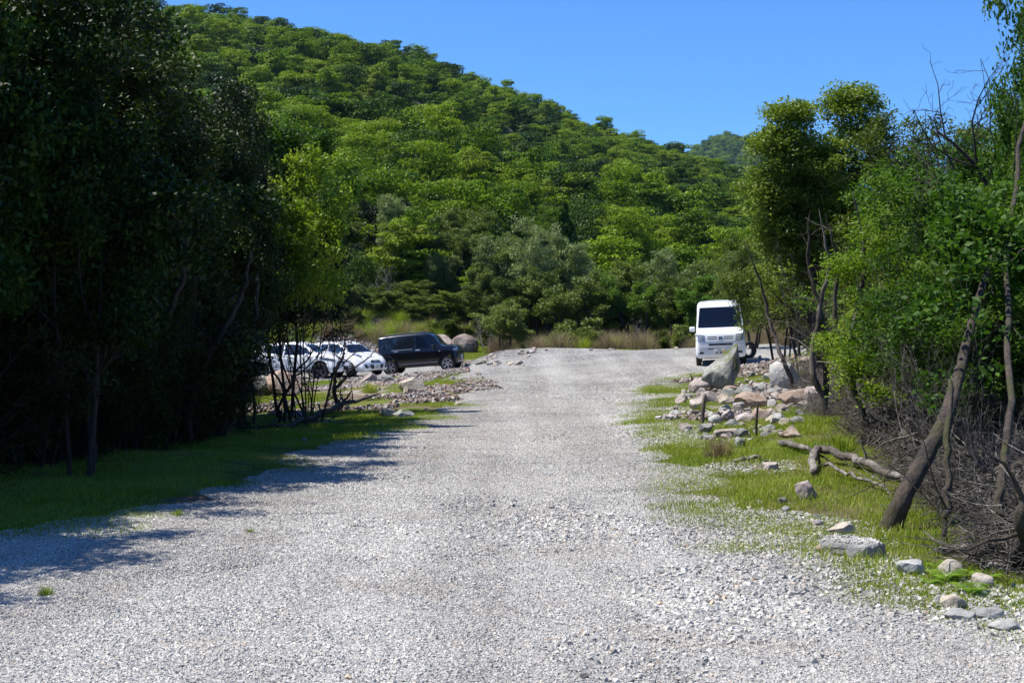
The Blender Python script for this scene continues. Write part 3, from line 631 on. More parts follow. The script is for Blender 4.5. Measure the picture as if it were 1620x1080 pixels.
# (photo x of the trunk, photo y of the top, metres ahead, kind, label)
valley = [
 (880, 338, 80, 'wil1', 'tall pale grey green willow behind the middle of the gravel, its top feathery'),
 (790, 362, 82, 'wil2', 'pale grey green willow just beside the tallest pale willow, on its car park side'),
 (700, 395, 84, 'wil2', 'slender pale willow on the slope above the black car'),
 (1050, 385, 84, 'wil2', 'slim pale willow tree rising behind the bright green tree by the van'),
 (1110, 392, 80, 'wil1', 'pale tree top showing just over the white van'),
 (960, 400, 86, 'mid1', 'mid green tree between the tall pale willow and the bright round tree'),
 (1010, 425, 73, 'bri1', 'bright green round tree with several dark stems behind the end of the gravel'),
 (960, 430, 76, 'drk1', 'dark leafy tree with bare stems at the far end of the gravel'),
 (900, 420, 74, 'mid2', 'spreading mid green tree with shaded stems behind the end of the track'),
 (840, 415, 75, 'oli1', 'olive green tree on a thicket of thin dark stems near the end of the track'),
 (1070, 432, 72, 'oli1', 'small olive tree beside the bright round tree'),
 (1120, 430, 70, 'bri2', 'green tree directly behind the white van'),
 (1150, 400, 74, 'mid1', 'mid green tree with its crown over the roof of the white van'),
 (800, 470, 70, 'mid2', 'low leafy bush tree at the edge of the dark thicket'),
 (770, 420, 80, 'mid1', 'grey green tree above the grassy slope'),
 (730, 440, 84, 'mid2', 'light green tree at the top of the grassy slope'),
 (660, 395, 86, 'bri1', 'lime green flat topped tree above the parked black car'),
 (610, 410, 84, 'bri2', 'bright green tree leaning over the slope above the white cars'),
 (560, 400, 86, 'mid1', 'green tree just beyond the edge of the dark wood'),
 (640, 440, 80, 'oli1', 'thin crowned tree with crooked dark trunk on the grassy slope'),
 (585, 450, 78, 'mid2', 'olive shaded tree at the foot of the slope near the dark wood'),
 (700, 455, 78, 'oli1', 'small tree with bent stem above the brown boulders'),
 (1190, 430, 66, 'oli1', 'olive tree close behind the van on its thicket side'),
 (1230, 400, 62, 'mid1', 'green tree between the van and the tall two topped tree'),
 (520, 380, 84, 'drk1', 'dark tree half hidden by the shaded wood beside the white cars'),
]
rs = np.random.RandomState(21)
for px, pyt, Y, k, lab in valley:
    x = wx(px, Y); z = gz(x, Y); H = VT[k][0].vertices; h0 = {'wil1': 6.2, 'wil2': 5.6, 'mid1': 5., 'mid2': 4.6, 'bri1': 4.6, 'bri2': 4.2, 'oli1': 5., 'drk1': 5.4}[k]
    s = (wz(pyt, Y) - z) / h0
    place_tree('willow_tree' if k[:3] == 'wil' else 'valley_tree', VT[k], (x, Y, z), rs.rand() * 6.28, (max(s, .75) * rs.uniform(.9, 1.15),) * 2 + (s,), lab)
g_ = 'trees filling the thicket behind the parking place'
items = []
for i in range(46):
    Y = rs.uniform(76, 96); px = rs.uniform(480, 1330); x = wx(px, Y); k = ['mid1', 'mid2', 'oli1', 'drk1', 'bri2', 'wil2'][rs.randint(0, 6)]
    if px < 760 and Y < 84: continue
    items.append((place_tree('valley_tree', VT[k], (x, Y, gz(x, Y)), rs.rand() * 6.28, rs.uniform(.75, 1.1), 'leafy tree', group=g_), px, Y))
label_row(items, MARKS, '{n} leafy tree of the valley thicket behind {m}')
items = []
for i in range(40):
    px = rs.uniform(520, 860); Y = rs.uniform(74, 92)
    if i > 26: px = rs.uniform(860, 1200); Y = rs.uniform(66, 72)
    x = wx(px, Y); k = ['bush1', 'bush2'][rs.randint(0, 2)]
    items.append((place_tree('bush', VT[k], (x, Y, gz(x, Y)), rs.rand() * 6.28, rs.uniform(.5, 1.15), 'low bush', 'bush', 'low bushes among the dry grass'), px, Y))
label_row(items, MARKS, '{n} low leafy bush in tall grass behind {m}')
for px, Y, s, lab in [(770, 73, .9, 'grey leafless bush beside the brown boulders'), (620, 80, 1.2, 'bare grey shrub on the slope above the white cars'), (1000, 67, .8, 'low bare brush at the far edge of the gravel'), (1175, 64, 1., 'bare brown shrub behind the white van')]:
    x = wx(px, Y); place_tree('bare_shrub', BARE, (x, Y, gz(x, Y)), px, s, lab, 'shrub')

# the trees beside the track on the sunny side --------------------------
rs = np.random.RandomState(31)
M['crown_r'] = leaf_mat('foliage_two_top', [(.045, .080, .008), (.10, .15, .015), (.19, .25, .03)], .2, .3, rough=.5)
R1 = make_tree('two_top', 401, [((-.2, 0, 0), (-.16, 0, 1), 4.2, .10), ((.15, .1, 0), (.06, .05, 1), 4.5, .11), ((.3, -.1, 0), (.16, -.1, 1), 4.0, .09), ((0, .2, 0), (-.24, .1, 1), 3.8, .07)], 'crown_r', 'bark', n_per=30, rad=.26, L=.085, Wd=.045, nchild=(12, 6, 4), t0=.32, ang=(.6, .8, .8), maxpts=1500, minz=1.5, fit=(1.6, 6.2), gnarl=.6, lobes=[(-.95, 0, 6.0, .55, 130), (-1.2, 0, 5.3, .7, 140), (.45, 0, 6.35, .65, 170), (.95, .2, 5.6, .75, 150), (-.2, .1, 5.2, .7, 120), (-1.3, .2, 4.3, .7, 90), (1.2, .1, 4.7, .7, 90), (-.9, .2, 3.4, .7, 110), (.9, 0, 3.7, .8, 120), (.1, .3, 4.0, .9, 130), (0, .2, 2.9, .8, 60)])
p = Vector((wx(1312, 30), 30, gz(wx(1312, 30), 30)))
place_tree('broadleaf_tree', R1, p, .3, (1, 1, (wz(118, 30) - p.z) / 7.0), 'tall many stemmed tree with a two topped olive green crown behind the heap of stones')
OL = [make_tree('olive_side', 410 + k, multi(rs, 4, 3.2, .055, .35), 'olive', 'bark', n_per=18, rad=.26, L=.085, Wd=.04, nchild=(9, 6, 4), t0=.25, maxpts=1500, fit=(1.9, 5.2)) for k in range(2)]
YL = [make_tree('yellow_side', 420 + k, multi(rs, 4, 2.6, .035, .25), 'yellow' if k == 0 else 'maple', 'bark', n_per=20, rad=.22, L=.06, Wd=.026, nchild=(9, 6, 4), t0=.2, maxpts=1900, fit=(1.2, 3.6), keep=.9) for k in range(2)]
MP = [make_tree('maple_side', 430 + k, multi(rs, 3, 3.4, .05, .3), 'maple', 'bark', n_per=11, rad=.26, L=.08, Wd=.05, nchild=(9, 6, 4), t0=.25, maxpts=2200, minz=[None, None, 2.0][k], fit=(1.9, 5.0)) for k in range(3)]
right = [ # photo x, photo y of top, metres ahead, meshes, base height of mesh, width scale, name, label
 (1235, 330, 40, OL[0], 5.2, .85, 'broadleaf_tree', 'low olive tree leaning out over the dry grass beside the white van'),
 (1190, 360, 50, OL[1], 5.2, .8, 'broadleaf_tree', 'small olive tree whose crown hangs near the roof of the white van'),
 (1275, 300, 37, OL[1], 5.2, .8, 'broadleaf_tree', 'shaded olive tree tucked against the two topped tree'),
 (1430, 190, 30, OL[0], 5.2, 1., 'broadleaf_tree', 'grey green tree just behind the two topped tree, lower than it'),
 (1490, 130, 26, OL[1], 5.2, .95, 'broadleaf_tree', 'tall thin crowned tree below the bare dead branches'),
 (1612, -60, 15, MP[0], 5.0, .42, 'broadleaf_tree', 'slender leafy tree reaching the very top corner against the sky'),
 (1325, 215, 33.5, OL[0], 5.2, .8, 'broadleaf_tree', 'dark shaded tree filling the gap behind the stems of the two topped tree'),
 (1390, 330, 27, OL[0], 5.2, .6, 'broadleaf_tree', 'narrow shaded tree with mossy stems behind the brushwood'),
 (1560, 110, 22, MP[0], 5.0, .95, 'broadleaf_tree', 'dense green tree under the topmost leafy branch'),
 (1470, 285, 15.5, YL[0], 3.6, .9, 'sapling_tree', 'yellow green small leaved tree behind the leaning trunk'),
 (1430, 400, 17.5, YL[0], 3.6, .8, 'sapling_tree', 'lower yellow green sapling at the open edge of the thicket'),
 (1530, 245, 14.5, YL[1], 3.6, 1.0, 'sapling_tree', 'fresh green sapling between the yellow green tree and the broad leaved tree'),
 (1600, 250, 13.2, MP[2], 5.0, .6, 'broadleaf_tree', 'broad leaved deep green tree hanging over the leaning trunk'),
 (1590, 380, 13.0, YL[1], 3.6, .6, 'sapling_tree', 'green sapling with drooping leafy branches close to the track'),
 (1700, 120, 13.5, MP[0], 5.0, .75, 'broadleaf_tree', 'large green tree at the very edge of the thicket, cut by the frame'),
 (1650, -70, 16, MP[1], 5.0, .6, 'broadleaf_tree', 'tallest leafy tree whose branch reaches over the sky at the corner'),
 (1700, 400, 11.6, MP[2], 5.0, .42, 'broadleaf_tree', 'low leafy branches nearest the camera over the brushwood'),
]
for px, pyt, Y, ms, h0, ws, nm, lab in right:
    x = wx(px, Y); z = gz(x, Y); s = (wz(pyt, Y) - z) / h0
    place_tree(nm, ms, (x, Y, z), rs.rand() * 6.28, (ws, ws, s), lab)
items = []
for i in range(34):
    px = rs.uniform(1290, 1900); Y = rs.uniform(24, 60)
    x = wx(px, Y); z = gz(x, Y); tp = rs.uniform(150, 330) if px > 1420 else rs.uniform(310, 420); ms, h0 = [(OL[0], 5.2), (OL[1], 5.2), (MP[0], 5.), (MP[1], 5.)][rs.randint(0, 4)]
    if px < 1420 and Y < 33: continue
    s = (wz(tp, Y) - z) / h0; items.append((place_tree('broadleaf_tree', ms, (x, Y, z), rs.rand() * 6.28, (rs.uniform(.7, 1.),) * 2 + (s,), 'leafy tree', group='trees deep in the sunny thicket'), px, Y))
label_row(items, [(1300, 'the two topped tree'), (1400, 'the foot of the leaning trunk'), (1450, 'the yellow green sapling'), (1500, 'the top of the leaning trunk'), (1550, 'the bare dead tree'), (1610, 'the upright mossy trunk'), (1750, 'the edge of the frame')], '{n} tree deep in the sunny thicket behind {m}')
PS = [make_tree('pale_stems', 450 + k, multi(rs, 3, 3.0, .022, .25), 'mid', 'dead' if k else 'bark_pale', n_per=0, nchild=(6, 4, 2), t0=.3, ang=(.6, .7, .7), fit=(1.0, 3.2), gnarl=1.2) for k in range(3)]
pitems = []
for i in range(38):
    px = rs.uniform(1215, 1600); Y = np.interp(px, [1215, 1300, 1400, 1500, 1600], [29, 22, 15.5, 12, 9.6]) + 5 * rs.rand() ** 2; x = wx(px, Y)
    pitems.append((place_tree('bare_sapling', PS[i % 3], (x, Y, gz(x, Y)), rs.rand() * 6.28, (rs.uniform(.4, .9),) * 2 + (rs.uniform(.35, 1.05),), 'bare stems', 'sapling', 'bare grey saplings along the sunny thicket'), px, Y))
label_row(pitems, [(1230, 'the round grey boulder'), (1290, 'the reddish slab'), (1340, 'the two topped tree'), (1400, 'the fallen grey log'), (1450, 'the leaning trunk'), (1500, 'the reddish upright trunk'), (1580, 'the corner trunks')], '{n} bare grey sapling into the thicket by {m}')
# bare trees against the sky
DT = make_tree('dead_top', 440, [((0, 0, 0), (.08, 0, 1), 4.2, .075), ((0, 0, 1.2), (-.25, 0, 1), 2.8, .05)], 'mid', 'bark', n_per=0, nchild=(7, 5, 3), t0=.55, ang=(.55, .6, .6), fit=None, gnarl=1.3)
for px, pyt, Y, ms, rz, lab in [(1550, 60, 21, DT, .5, 'bare dark dead tree sticking up above the green crowns'), (1480, 150, 22, DT, 2.6, 'thin nearly leafless tree with spread twigs against the sky'), (1595, 60, 17, DT, 4., 'brown dead trunk with forked branches at the picture edge')]:
    x = wx(px, Y); z = gz(x, Y); hh = max(v.co.z for v in ms[0].vertices); s = (wz(pyt, Y) - z) / hh; place_tree('dead_tree', ms, (x, Y, z), rz, s, lab)

# leaning trunk, its neighbours ------------------------------------------
def polyline_obj(name, pts, radii, mat, label, cat, sub_=6, seed=0, jit=.012, parent=None, sides=9, twigs=0):
    pts = np.array([list(p) for p in pts], float); rs_ = np.random.RandomState(seed); n = (len(pts) - 1) * sub_ + 1
    t = np.linspace(0, len(pts) - 1, n); P2 = np.stack([np.interp(t, range(len(pts)), pts[:, i]) for i in range(3)], -1)
    for _ in range(3): P2[1:-1] = (P2[:-2] + P2[1:-1] * 2 + P2[2:]) / 4
    P2[1:-1] += rs_.normal(0, jit, (n - 2, 3)); R2 = np.interp(t, range(len(pts)), radii) * (1 + rs_.normal(0, .02, n)); R2[0] *= .8; R2[-1] *= .6
    P2 = np.concatenate([P2[:1] - (P2[1:2] - P2[:1]) * .02, P2, P2[-1:] + (P2[-1:] - P2[-2:-1]) * .02]); R2 = np.r_[.0005, R2, .0005]
    ln = [(P2, R2)]
    for i in range(twigs):
        k = rs_.randint(n // 4, n - 1); d = norm(rs_.normal(0, 1, 3) + np.array([0, 0, .4])); L_ = rs_.uniform(.15, .7); q = [P2[k]]
        for j in range(4): d = norm(d + rs_.normal(0, .25, 3)); q.append(q[-1] + d * L_ / 4)
        ln.append((np.array(q), np.linspace(max(R2[k] * .4, .005), .003, 5)))
    V_, F_ = tubes(ln, sides)
    # end caps
    caps = np.array([list(range(sides))[::-1][:4]]) if False else None
    me_ = np_mesh(name, V_, F_, [M[mat]], smooth=True); o = obj(name, me_, parent)
    if label: tag(o, label, cat)
    return o
lt = empty('leaning_tree', at(1400, 840)); tag(lt, 'thick mossy trunk leaning steeply over the grass at the edge of the brushwood', 'tree')
b0 = at(1400, 840); b0.z -= .1
pts = [b0, (wx(1432, 10.7), 10.7, wz(782, 10.7)), (wx(1470, 10.9), 10.9, wz(715, 10.9)), (wx(1500, 11.1), 11.1, wz(655, 11.1)), (wx(1515, 11.4), 11.4, wz(600, 11.4)), (wx(1540, 11.8), 11.8, wz(500, 11.8)), (wx(1570, 12.2), 12.2, wz(400, 12.2))]
o = polyline_obj('trunk', pts, [.095, .068, .062, .058, .048, .035, .02], 'bark_moss', None, None, 8, 3, .003, sides=12); o.parent = lt; o.location = -lt.location
anc = np.array([list(pts[5])] * 5 + [list(pts[6])] * 6) + np.random.RandomState(5).normal(0, .33, (11, 3))
anc = np.repeat(anc, 6, 0) + np.random.RandomState(6).normal(0, .16, (66, 3))
Vl, Fl, _ = leaves_np(np.random.RandomState(4), anc, 20, .2, .075, .045); cr = obj('crown', np_mesh('leaning_crown', Vl, Fl, [M['maple']], fattr={'tint': np.random.RandomState(2).rand(len(Fl))}), lt); cr.location = -lt.location
# ------------------------------------------------------------------ the shaded wood beside the track
rs = np.random.RandomState(51)
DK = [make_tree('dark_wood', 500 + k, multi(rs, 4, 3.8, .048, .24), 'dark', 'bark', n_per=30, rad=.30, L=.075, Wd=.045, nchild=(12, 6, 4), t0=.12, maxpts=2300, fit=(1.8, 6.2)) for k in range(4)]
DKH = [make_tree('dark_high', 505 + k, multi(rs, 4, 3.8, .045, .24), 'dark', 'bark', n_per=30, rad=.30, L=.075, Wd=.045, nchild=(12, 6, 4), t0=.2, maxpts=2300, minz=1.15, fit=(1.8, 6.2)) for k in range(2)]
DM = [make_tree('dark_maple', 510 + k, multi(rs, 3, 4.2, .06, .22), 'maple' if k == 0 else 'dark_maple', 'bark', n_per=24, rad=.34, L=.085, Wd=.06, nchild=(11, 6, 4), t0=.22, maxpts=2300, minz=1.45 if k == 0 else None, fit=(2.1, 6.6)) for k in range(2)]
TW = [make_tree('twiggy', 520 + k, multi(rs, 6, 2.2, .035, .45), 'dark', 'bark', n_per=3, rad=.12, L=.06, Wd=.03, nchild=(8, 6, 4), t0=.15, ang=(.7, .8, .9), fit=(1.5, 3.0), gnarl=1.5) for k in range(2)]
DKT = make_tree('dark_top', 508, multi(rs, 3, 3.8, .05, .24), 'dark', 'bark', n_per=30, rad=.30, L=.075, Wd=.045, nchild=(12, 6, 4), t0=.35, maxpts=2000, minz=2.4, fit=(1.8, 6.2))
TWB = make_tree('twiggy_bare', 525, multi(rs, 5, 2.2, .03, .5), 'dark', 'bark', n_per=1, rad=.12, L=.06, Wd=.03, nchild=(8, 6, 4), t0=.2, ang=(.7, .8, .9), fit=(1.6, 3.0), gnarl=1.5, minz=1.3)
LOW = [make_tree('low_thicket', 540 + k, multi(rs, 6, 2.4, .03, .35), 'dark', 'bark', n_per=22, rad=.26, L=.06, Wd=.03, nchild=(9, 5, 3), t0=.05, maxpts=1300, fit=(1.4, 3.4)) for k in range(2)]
left = [
 (488, 330, 26.5, DKT, 6.2, .5, 'broadleaf_tree', 'lowest dark tree of the wood hanging over the rear of the white hatchback'),
 (368, 110, 21, DKH[0], 6.2, .52, 'broadleaf_tree', 'slim tall dark tree whose shadow reaches farthest across the gravel'),
 (130, -60, 14.4, DM[1], 6.6, .58, 'broadleaf_tree', 'dark big leaved tree standing just inside the shaded verge'),
 (452, 172, 27, DM[0], 6.6, .66, 'broadleaf_tree', 'bright green sunlit tree at the open end of the dark wood'),
 (485, 300, 25, None, 0, 0, '', ''),
 (385, 105, 24, DKH[0], 6.2, .75, 'broadleaf_tree', 'tall dark tree next to the bright sunlit one'),
 (290, 92, 21, DKH[1], 6.2, .85, 'broadleaf_tree', 'small leaved dark tree rising to the hill line in the middle of the wood'),
 (500, 400, 24.5, TWB, 3.0, .75, 'twiggy_shrub', 'dark twiggy shrub hanging over the first white car'),
 (200, 40, 18, DK[2], 6.2, .9, 'broadleaf_tree', 'shade darkened tree in the front of the wood with olive leaves'),
 (40, -110, 15.5, DM[1], 6.6, .8, 'broadleaf_tree', 'big leaved tree towering out of the frame over the shaded verge'),
 (-130, -300, 13.5, DM[1], 6.6, .8, 'broadleaf_tree', 'nearest dark tree of the wood reaching beyond the top corner'),
]
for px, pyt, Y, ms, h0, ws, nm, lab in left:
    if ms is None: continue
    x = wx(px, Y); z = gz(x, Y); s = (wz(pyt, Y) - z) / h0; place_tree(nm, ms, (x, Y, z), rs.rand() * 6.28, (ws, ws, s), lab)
yt = make_tree('yellow_edge', 530, multi(rs, 3, 2.8, .04, .35), 'yellow', 'bark', n_per=18, rad=.22, L=.085, Wd=.045, nchild=(7, 5, 3), t0=.35, maxpts=520, minz=1.6, fit=(.9, 4.3))
x = wx(478, 22.5); z = gz(x, 22.5); place_tree('sapling_tree', yt, (x, 22.5, z), 1., (.85, .85, (wz(215, 22.5) - z) / 4.3), 'pale yellow green tree catching the sun at the edge of the dark wood')
cnt = 0; items = []; items2 = []
def far_from_view(x, y): return True
edge = lambda y: np.interp(y, [4, 8, 10, 14, 18, 22, 28, 34, 44], [-7.0, -6.4, -6.1, -5.5, -5.0, -4.8, -5.0, -6.6, -9.5])
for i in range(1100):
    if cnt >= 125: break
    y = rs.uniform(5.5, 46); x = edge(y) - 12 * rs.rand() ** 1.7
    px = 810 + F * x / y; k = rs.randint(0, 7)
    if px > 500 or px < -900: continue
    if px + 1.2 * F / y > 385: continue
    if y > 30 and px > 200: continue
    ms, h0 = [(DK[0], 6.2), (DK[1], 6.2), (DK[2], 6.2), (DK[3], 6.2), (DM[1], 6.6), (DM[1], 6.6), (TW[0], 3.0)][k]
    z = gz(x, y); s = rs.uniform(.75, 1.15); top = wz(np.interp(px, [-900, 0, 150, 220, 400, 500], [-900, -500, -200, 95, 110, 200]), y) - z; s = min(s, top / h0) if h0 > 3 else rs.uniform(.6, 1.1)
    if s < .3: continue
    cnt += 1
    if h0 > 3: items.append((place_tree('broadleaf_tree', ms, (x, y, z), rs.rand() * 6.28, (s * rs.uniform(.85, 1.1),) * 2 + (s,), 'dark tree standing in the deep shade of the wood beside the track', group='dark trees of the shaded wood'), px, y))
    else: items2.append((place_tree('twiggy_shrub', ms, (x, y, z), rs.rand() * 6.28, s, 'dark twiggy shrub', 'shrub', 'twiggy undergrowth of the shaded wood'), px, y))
for i in range(120):
    y = rs.uniform(9, 30); x = edge(y) + .5 - 6 * rs.rand(); px = 810 + F * x / y
    if px > (335 if i % 3 else 280) or px < -160: continue
    items2.append((place_tree('twiggy_shrub', TW[i % 2] if i % 3 == 0 else LOW[i % 2], (x, y, gz(x, y)), rs.rand() * 6.28, (rs.uniform(.5, .8),) * 2 + (rs.uniform(.5, 1.0),), 'dark twiggy shrub', 'shrub', 'twiggy undergrowth of the shaded wood'), px, y))
WM = [(-700, 'well outside the frame'), (-300, 'just outside the frame'), (0, 'at the frame edge'), (70, 'behind the first slim trunk'), (130, 'behind the third slim trunk'), (200, 'behind the fourth slim trunk'), (260, 'behind the fifth slim trunk'), (320, 'behind the pale slim trunk'), (390, 'next to the sunlit car window')]
label_row(items, WM, '{n} dark tree into the shaded wood {m}')
label_row(items2, WM, '{n} dark twiggy shrub into the shaded wood {m}')
items3 = []
for i in range(70):
    px = rs.uniform(-60, 350); py = np.interp(px, [-60, 0, 200, 350, 450], [752, 742, 716, 694, 672]); b = at(px, py); b.y += 3.2 * rs.rand() ** 1.4; b.x = wx(px, b.y); h_ = rs.uniform(.32, .85); k = i % 4
    items3.append((place_tree('twiggy_shrub', TW[i % 2] if k == 0 else LOW[i % 2], (b.x, b.y, gz(b.x, b.y)), rs.rand() * 6.28, (rs.uniform(.42, .7),) * 2 + (h_,), 'dark bush', 'shrub', 'dark bushes along the shaded verge'), px, b.y))
label_row(items3, [(-30, 'the frame edge'), (30, 'the first slim trunk'), (95, 'the third slim trunk'), (150, 'the fourth slim trunk'), (205, 'the fifth slim trunk'), (255, 'the sixth slim trunk'), (300, 'the seventh slim trunk'), (345, 'the eighth slim trunk'), (390, 'the ninth slim trunk')], '{n} dark leafy bush from the shaded verge inward at {m}')
items4 = []
for i in range(22):
    px = rs.uniform(-20, 400); py = np.interp(px, [-60, 0, 200, 350, 450], [752, 742, 716, 694, 672]); b = at(px, py); b.y += 1.2 * rs.rand() - .2; b.x = wx(px, b.y)
    items4.append((place_tree('bare_sapling', PS[i % 3], (b.x, b.y, gz(b.x, b.y)), rs.rand() * 6.28, (rs.uniform(.4, .8),) * 2 + (rs.uniform(.5, 1.1),), 'bare stems', 'sapling', 'bare saplings along the shaded wood'), px, b.y))
label_row(items4, [(-30, 'the frame edge'), (60, 'the second slim trunk'), (130, 'the fourth slim trunk'), (205, 'the fifth slim trunk'), (270, 'the sixth slim trunk'), (345, 'the eighth slim trunk'), (390, 'the ninth slim trunk')], '{n} bare thin sapling from the shaded verge inward at {m}')
# thin bare trunks one can see in the wood
for i, (px, pyb, h) in enumerate([(30, 722, 3.2), (95, 716, 3.0), (150, 735, 3.4), (205, 712, 2.8), (255, 700, 3.0), (300, 705, 2.6), (345, 692, 2.4), (385, 668, 2.0), (68, 740, 2.6)]):
    b = at(px, pyb); r_ = np.random.RandomState(600 + i); q = [b - Vector((0, 0, .1))]
    for j in range(4): q.append(q[-1] + Vector((r_.normal(0.04, .14), r_.normal(0, .1), h / 4)))
    o = polyline_obj('bare_tree', [tuple(v) for v in q], [.05, .042, .035, .03, .015], 'bark', None, None, 6, i, .012, twigs=8, sides=8)
    tag(o, ordinal(sorted([30, 95, 150, 205, 255, 300, 345, 385, 68]).index(px)) + ' slim bare trunk from the frame edge in the shaded wood', 'tree trunk', 'slim trunks at the edge of the shaded wood')
# dead forked sapling and fallen log before the white cars
b = at(528, 652); Yb = b.y
D2 = lambda px, py, dy=0: (wx(px, Yb + dy), Yb + dy, wz(py, Yb + dy))
ds = empty('dead_sapling', b); tag(ds, 'dark dead sapling with forked bare branches in front of the parked white cars', 'dead tree')
for k, (pl, rr, nm) in enumerate([([D2(535, 655), D2(528, 620), D2(530, 590), D2(545, 560), D2(545, 530)], [.055, .04, .03, .02, .01], 'trunk'), ([D2(530, 615), D2(545, 600), D2(556, 585), D2(585, 566), D2(600, 545)], [.03, .024, .018, .012, .005], 'branch'),
     ([D2(533, 650), D2(545, 635), D2(556, 618)], [.04, .03, .012], 'branch'), ([D2(545, 575), D2(532, 562), D2(520, 545)], [.018, .012, .006], 'branch'), ([D2(550, 586), D2(540, 575), D2(560, 560), D2(572, 548)], [.02, .015, .01, .005], 'branch')]):
    o = polyline_obj(nm, pl, rr, 'bark', None, None, 6, 40 + k, .01, twigs=4 if nm == 'branch' else 2, sides=8); o.parent = ds; o.location = -ds.location
def lies(px, py, h=.05): v = at(px, py); v.z += h; return tuple(v)
polyline_obj('fallen_log', [lies(395, 682), lies(450, 680), lies(500, 668, .12), lies(545, 655, .2), lies(600, 642, .25)], [.025, .04, .045, .04, .02], 'bark', 'dark fallen log lying in the shaded grass below the dead sapling', 'log', 6, 3, .02, twigs=8)
for i, (px, py, h) in enumerate([(455, 590, .8), (400, 560, 1.2), (470, 560, .9)]):
    b = at(440 + i * 10, 668); pl = [(b.x, b.y, b.z), (wx(450, b.y), b.y, wz(620, b.y)), (wx(px + 20, b.y), b.y, wz(py, b.y)), (wx(px + 60, b.y), b.y, wz(py - 40, b.y))]
    polyline_obj('bare_sapling', pl, [.03, .022, .015, .006], 'bark', ['crooked bare branch crossing the door of the first white car', 'dark arching branch before the rear of the first white car', 'thin upright bare branch before the front wheel of the first white car'][i], 'branch', 6, 70 + i, .02, twigs=9)

# brushwood and dead wood on the sunny side -----------------------------
def twig_pile(name, seed, n, r, h, mat):
    rs_ = np.random.RandomState(seed); ln = []
    for i in range(n):
        a = rs_.rand() * 6.28; q = r * rs_.rand() ** .6; p_ = np.array([q * math.cos(a), q * math.sin(a), rs_.rand() ** 1.6 * h]); d = norm(np.array([rs_.normal(), rs_.normal(), rs_.normal() * .42])); L_ = rs_.uniform(.15, .75); R_ = rs_.uniform(.0025, .008) * (1.7 if rs_.rand() < .12 else 1)
        pts_ = [p_]
        for j in range(5): d = norm(d + rs_.normal(0, .2, 3) + np.array([0, 0, -.03])); pts_.append(pts_[-1] + d * L_ / 5)
        pts_ = np.array(pts_); pts_[:, 2] = np.maximum(pts_[:, 2], .01); ln.append((pts_, np.linspace(R_, R_ * .4, 6)))
    V_, F_ = tubes(ln, 5); return np_mesh(name, V_, F_, [M[mat]], smooth=True)
protos = [twig_pile('twig_pile', 700 + k, 190, .6, .42, ['dead', 'dead', 'bark_pale', 'bark'][k]) for k in range(4)]
rs = np.random.RandomState(61); P = []
for i in range(5000):
    Y = rs.uniform(8.8, 34); px = rs.uniform(1190, 1900); lim = np.interp(Y, [8, 10, 12, 15, 20, 26, 34], [1570, 1540, 1440, 1345, 1275, 1235, 1215])
    if px < lim or rs.rand() > np.clip((px - lim) / 150, .06, .75): continue
    P.append((wx(px, Y), Y, min(1., (px - lim) / 120)))
P = np.array(P)[:1100]; n_ = len(P)
scatter('brushwood', np.c_[P[:, 0], P[:, 1], ground_z(P[:, 0], P[:, 1])], slope_rot(P[:, 0], P[:, 1], rs), np.clip(.3 + P[:, 2] * rs.uniform(.2, .75, n_), .3, 1.0), rs.choice([0, 1, 2, 3], n_, p=[.42, .3, .18, .1]), protos, 'tangle of dead grey twigs under the trees on the sunny side')
V3 = lambda px, py, Y: (wx(px, Y), Y, wz(py, Y))
polyline_obj('fallen_log', [lies(1288, 756, .05), lies(1286, 742, .16), lies(1300, 736, .16), lies(1350, 742, .1), lies(1400, 758, .07), lies(1450, 775, .06), lies(1500, 785, .05)], [.036, .044, .042, .042, .038, .03, .02], 'dead', 'pale grey fallen log with a curled end lying on the sunlit grass', 'log', 7, 4, .012, twigs=3)
polyline_obj('dead_stick', [lies(1305, 752, .1), lies(1350, 764, .07), lies(1400, 782, .06), lies(1412, 795, .02)], [.022, .018, .013, .006], 'dead', 'thin grey branch lying along the fallen log', 'branch', 6, 5, .012, twigs=4)
polyline_obj('dead_stick', [lies(1235, 705, .03), lies(1262, 718, .08), lies(1290, 724, .05)], [.04, .035, .015], 'dead', 'short pale stick on the grass between the stones and the fallen log', 'branch', 6, 6, .01)
polyline_obj('dead_stick', [lies(1160, 735, .03), lies(1190, 732, .05), lies(1218, 732, .03)], [.02, .025, .012], 'dead', 'bleached stick lying flat in the grass below the heap of stones', 'branch', 6, 7, .01)
polyline_obj('dead_stick', [V3(1280, 620, 22), V3(1285, 672, 21), V3(1320, 690, 20), V3(1380, 703, 19)], [.02, .035, .035, .03], 'bark', 'dark curved branch sweeping down over the twigs near the boulders', 'branch', 6, 8, .015, twigs=6)
polyline_obj('bent_tree', [lies(1418, 742, 0), V3(1440, 670, 14.6), V3(1452, 610, 15), V3(1450, 540, 15.4)], [.06, .055, .05, .03], 'bark_pale', 'pale bent trunk rising from the tangle of twigs behind the leaning tree', 'tree trunk', 7, 9, .012, twigs=4)
polyline_obj('dead_tree', [lies(1493, 868, 0), V3(1500, 800, 10), V3(1500, 700, 10.2), V3(1503, 600, 10.6)], [.022, .024, .026, .022], 'bark_moss', 'thin reddish upright trunk crossing the leaning tree', 'tree trunk', 7, 10, .012, twigs=4)
polyline_obj('bare_tree', [lies(1575, 870, 0), V3(1585, 780, 9.8), V3(1600, 640, 10.4), V3(1592, 420, 12.4), V3(1612, 240, 13.2), V3(1640, 60, 14)], [.035, .03, .026, .024, .02, .01], 'bark_moss', 'upright mossy trunk at the edge of the frame behind the brushwood', 'tree trunk', 7, 11, .012, twigs=5)
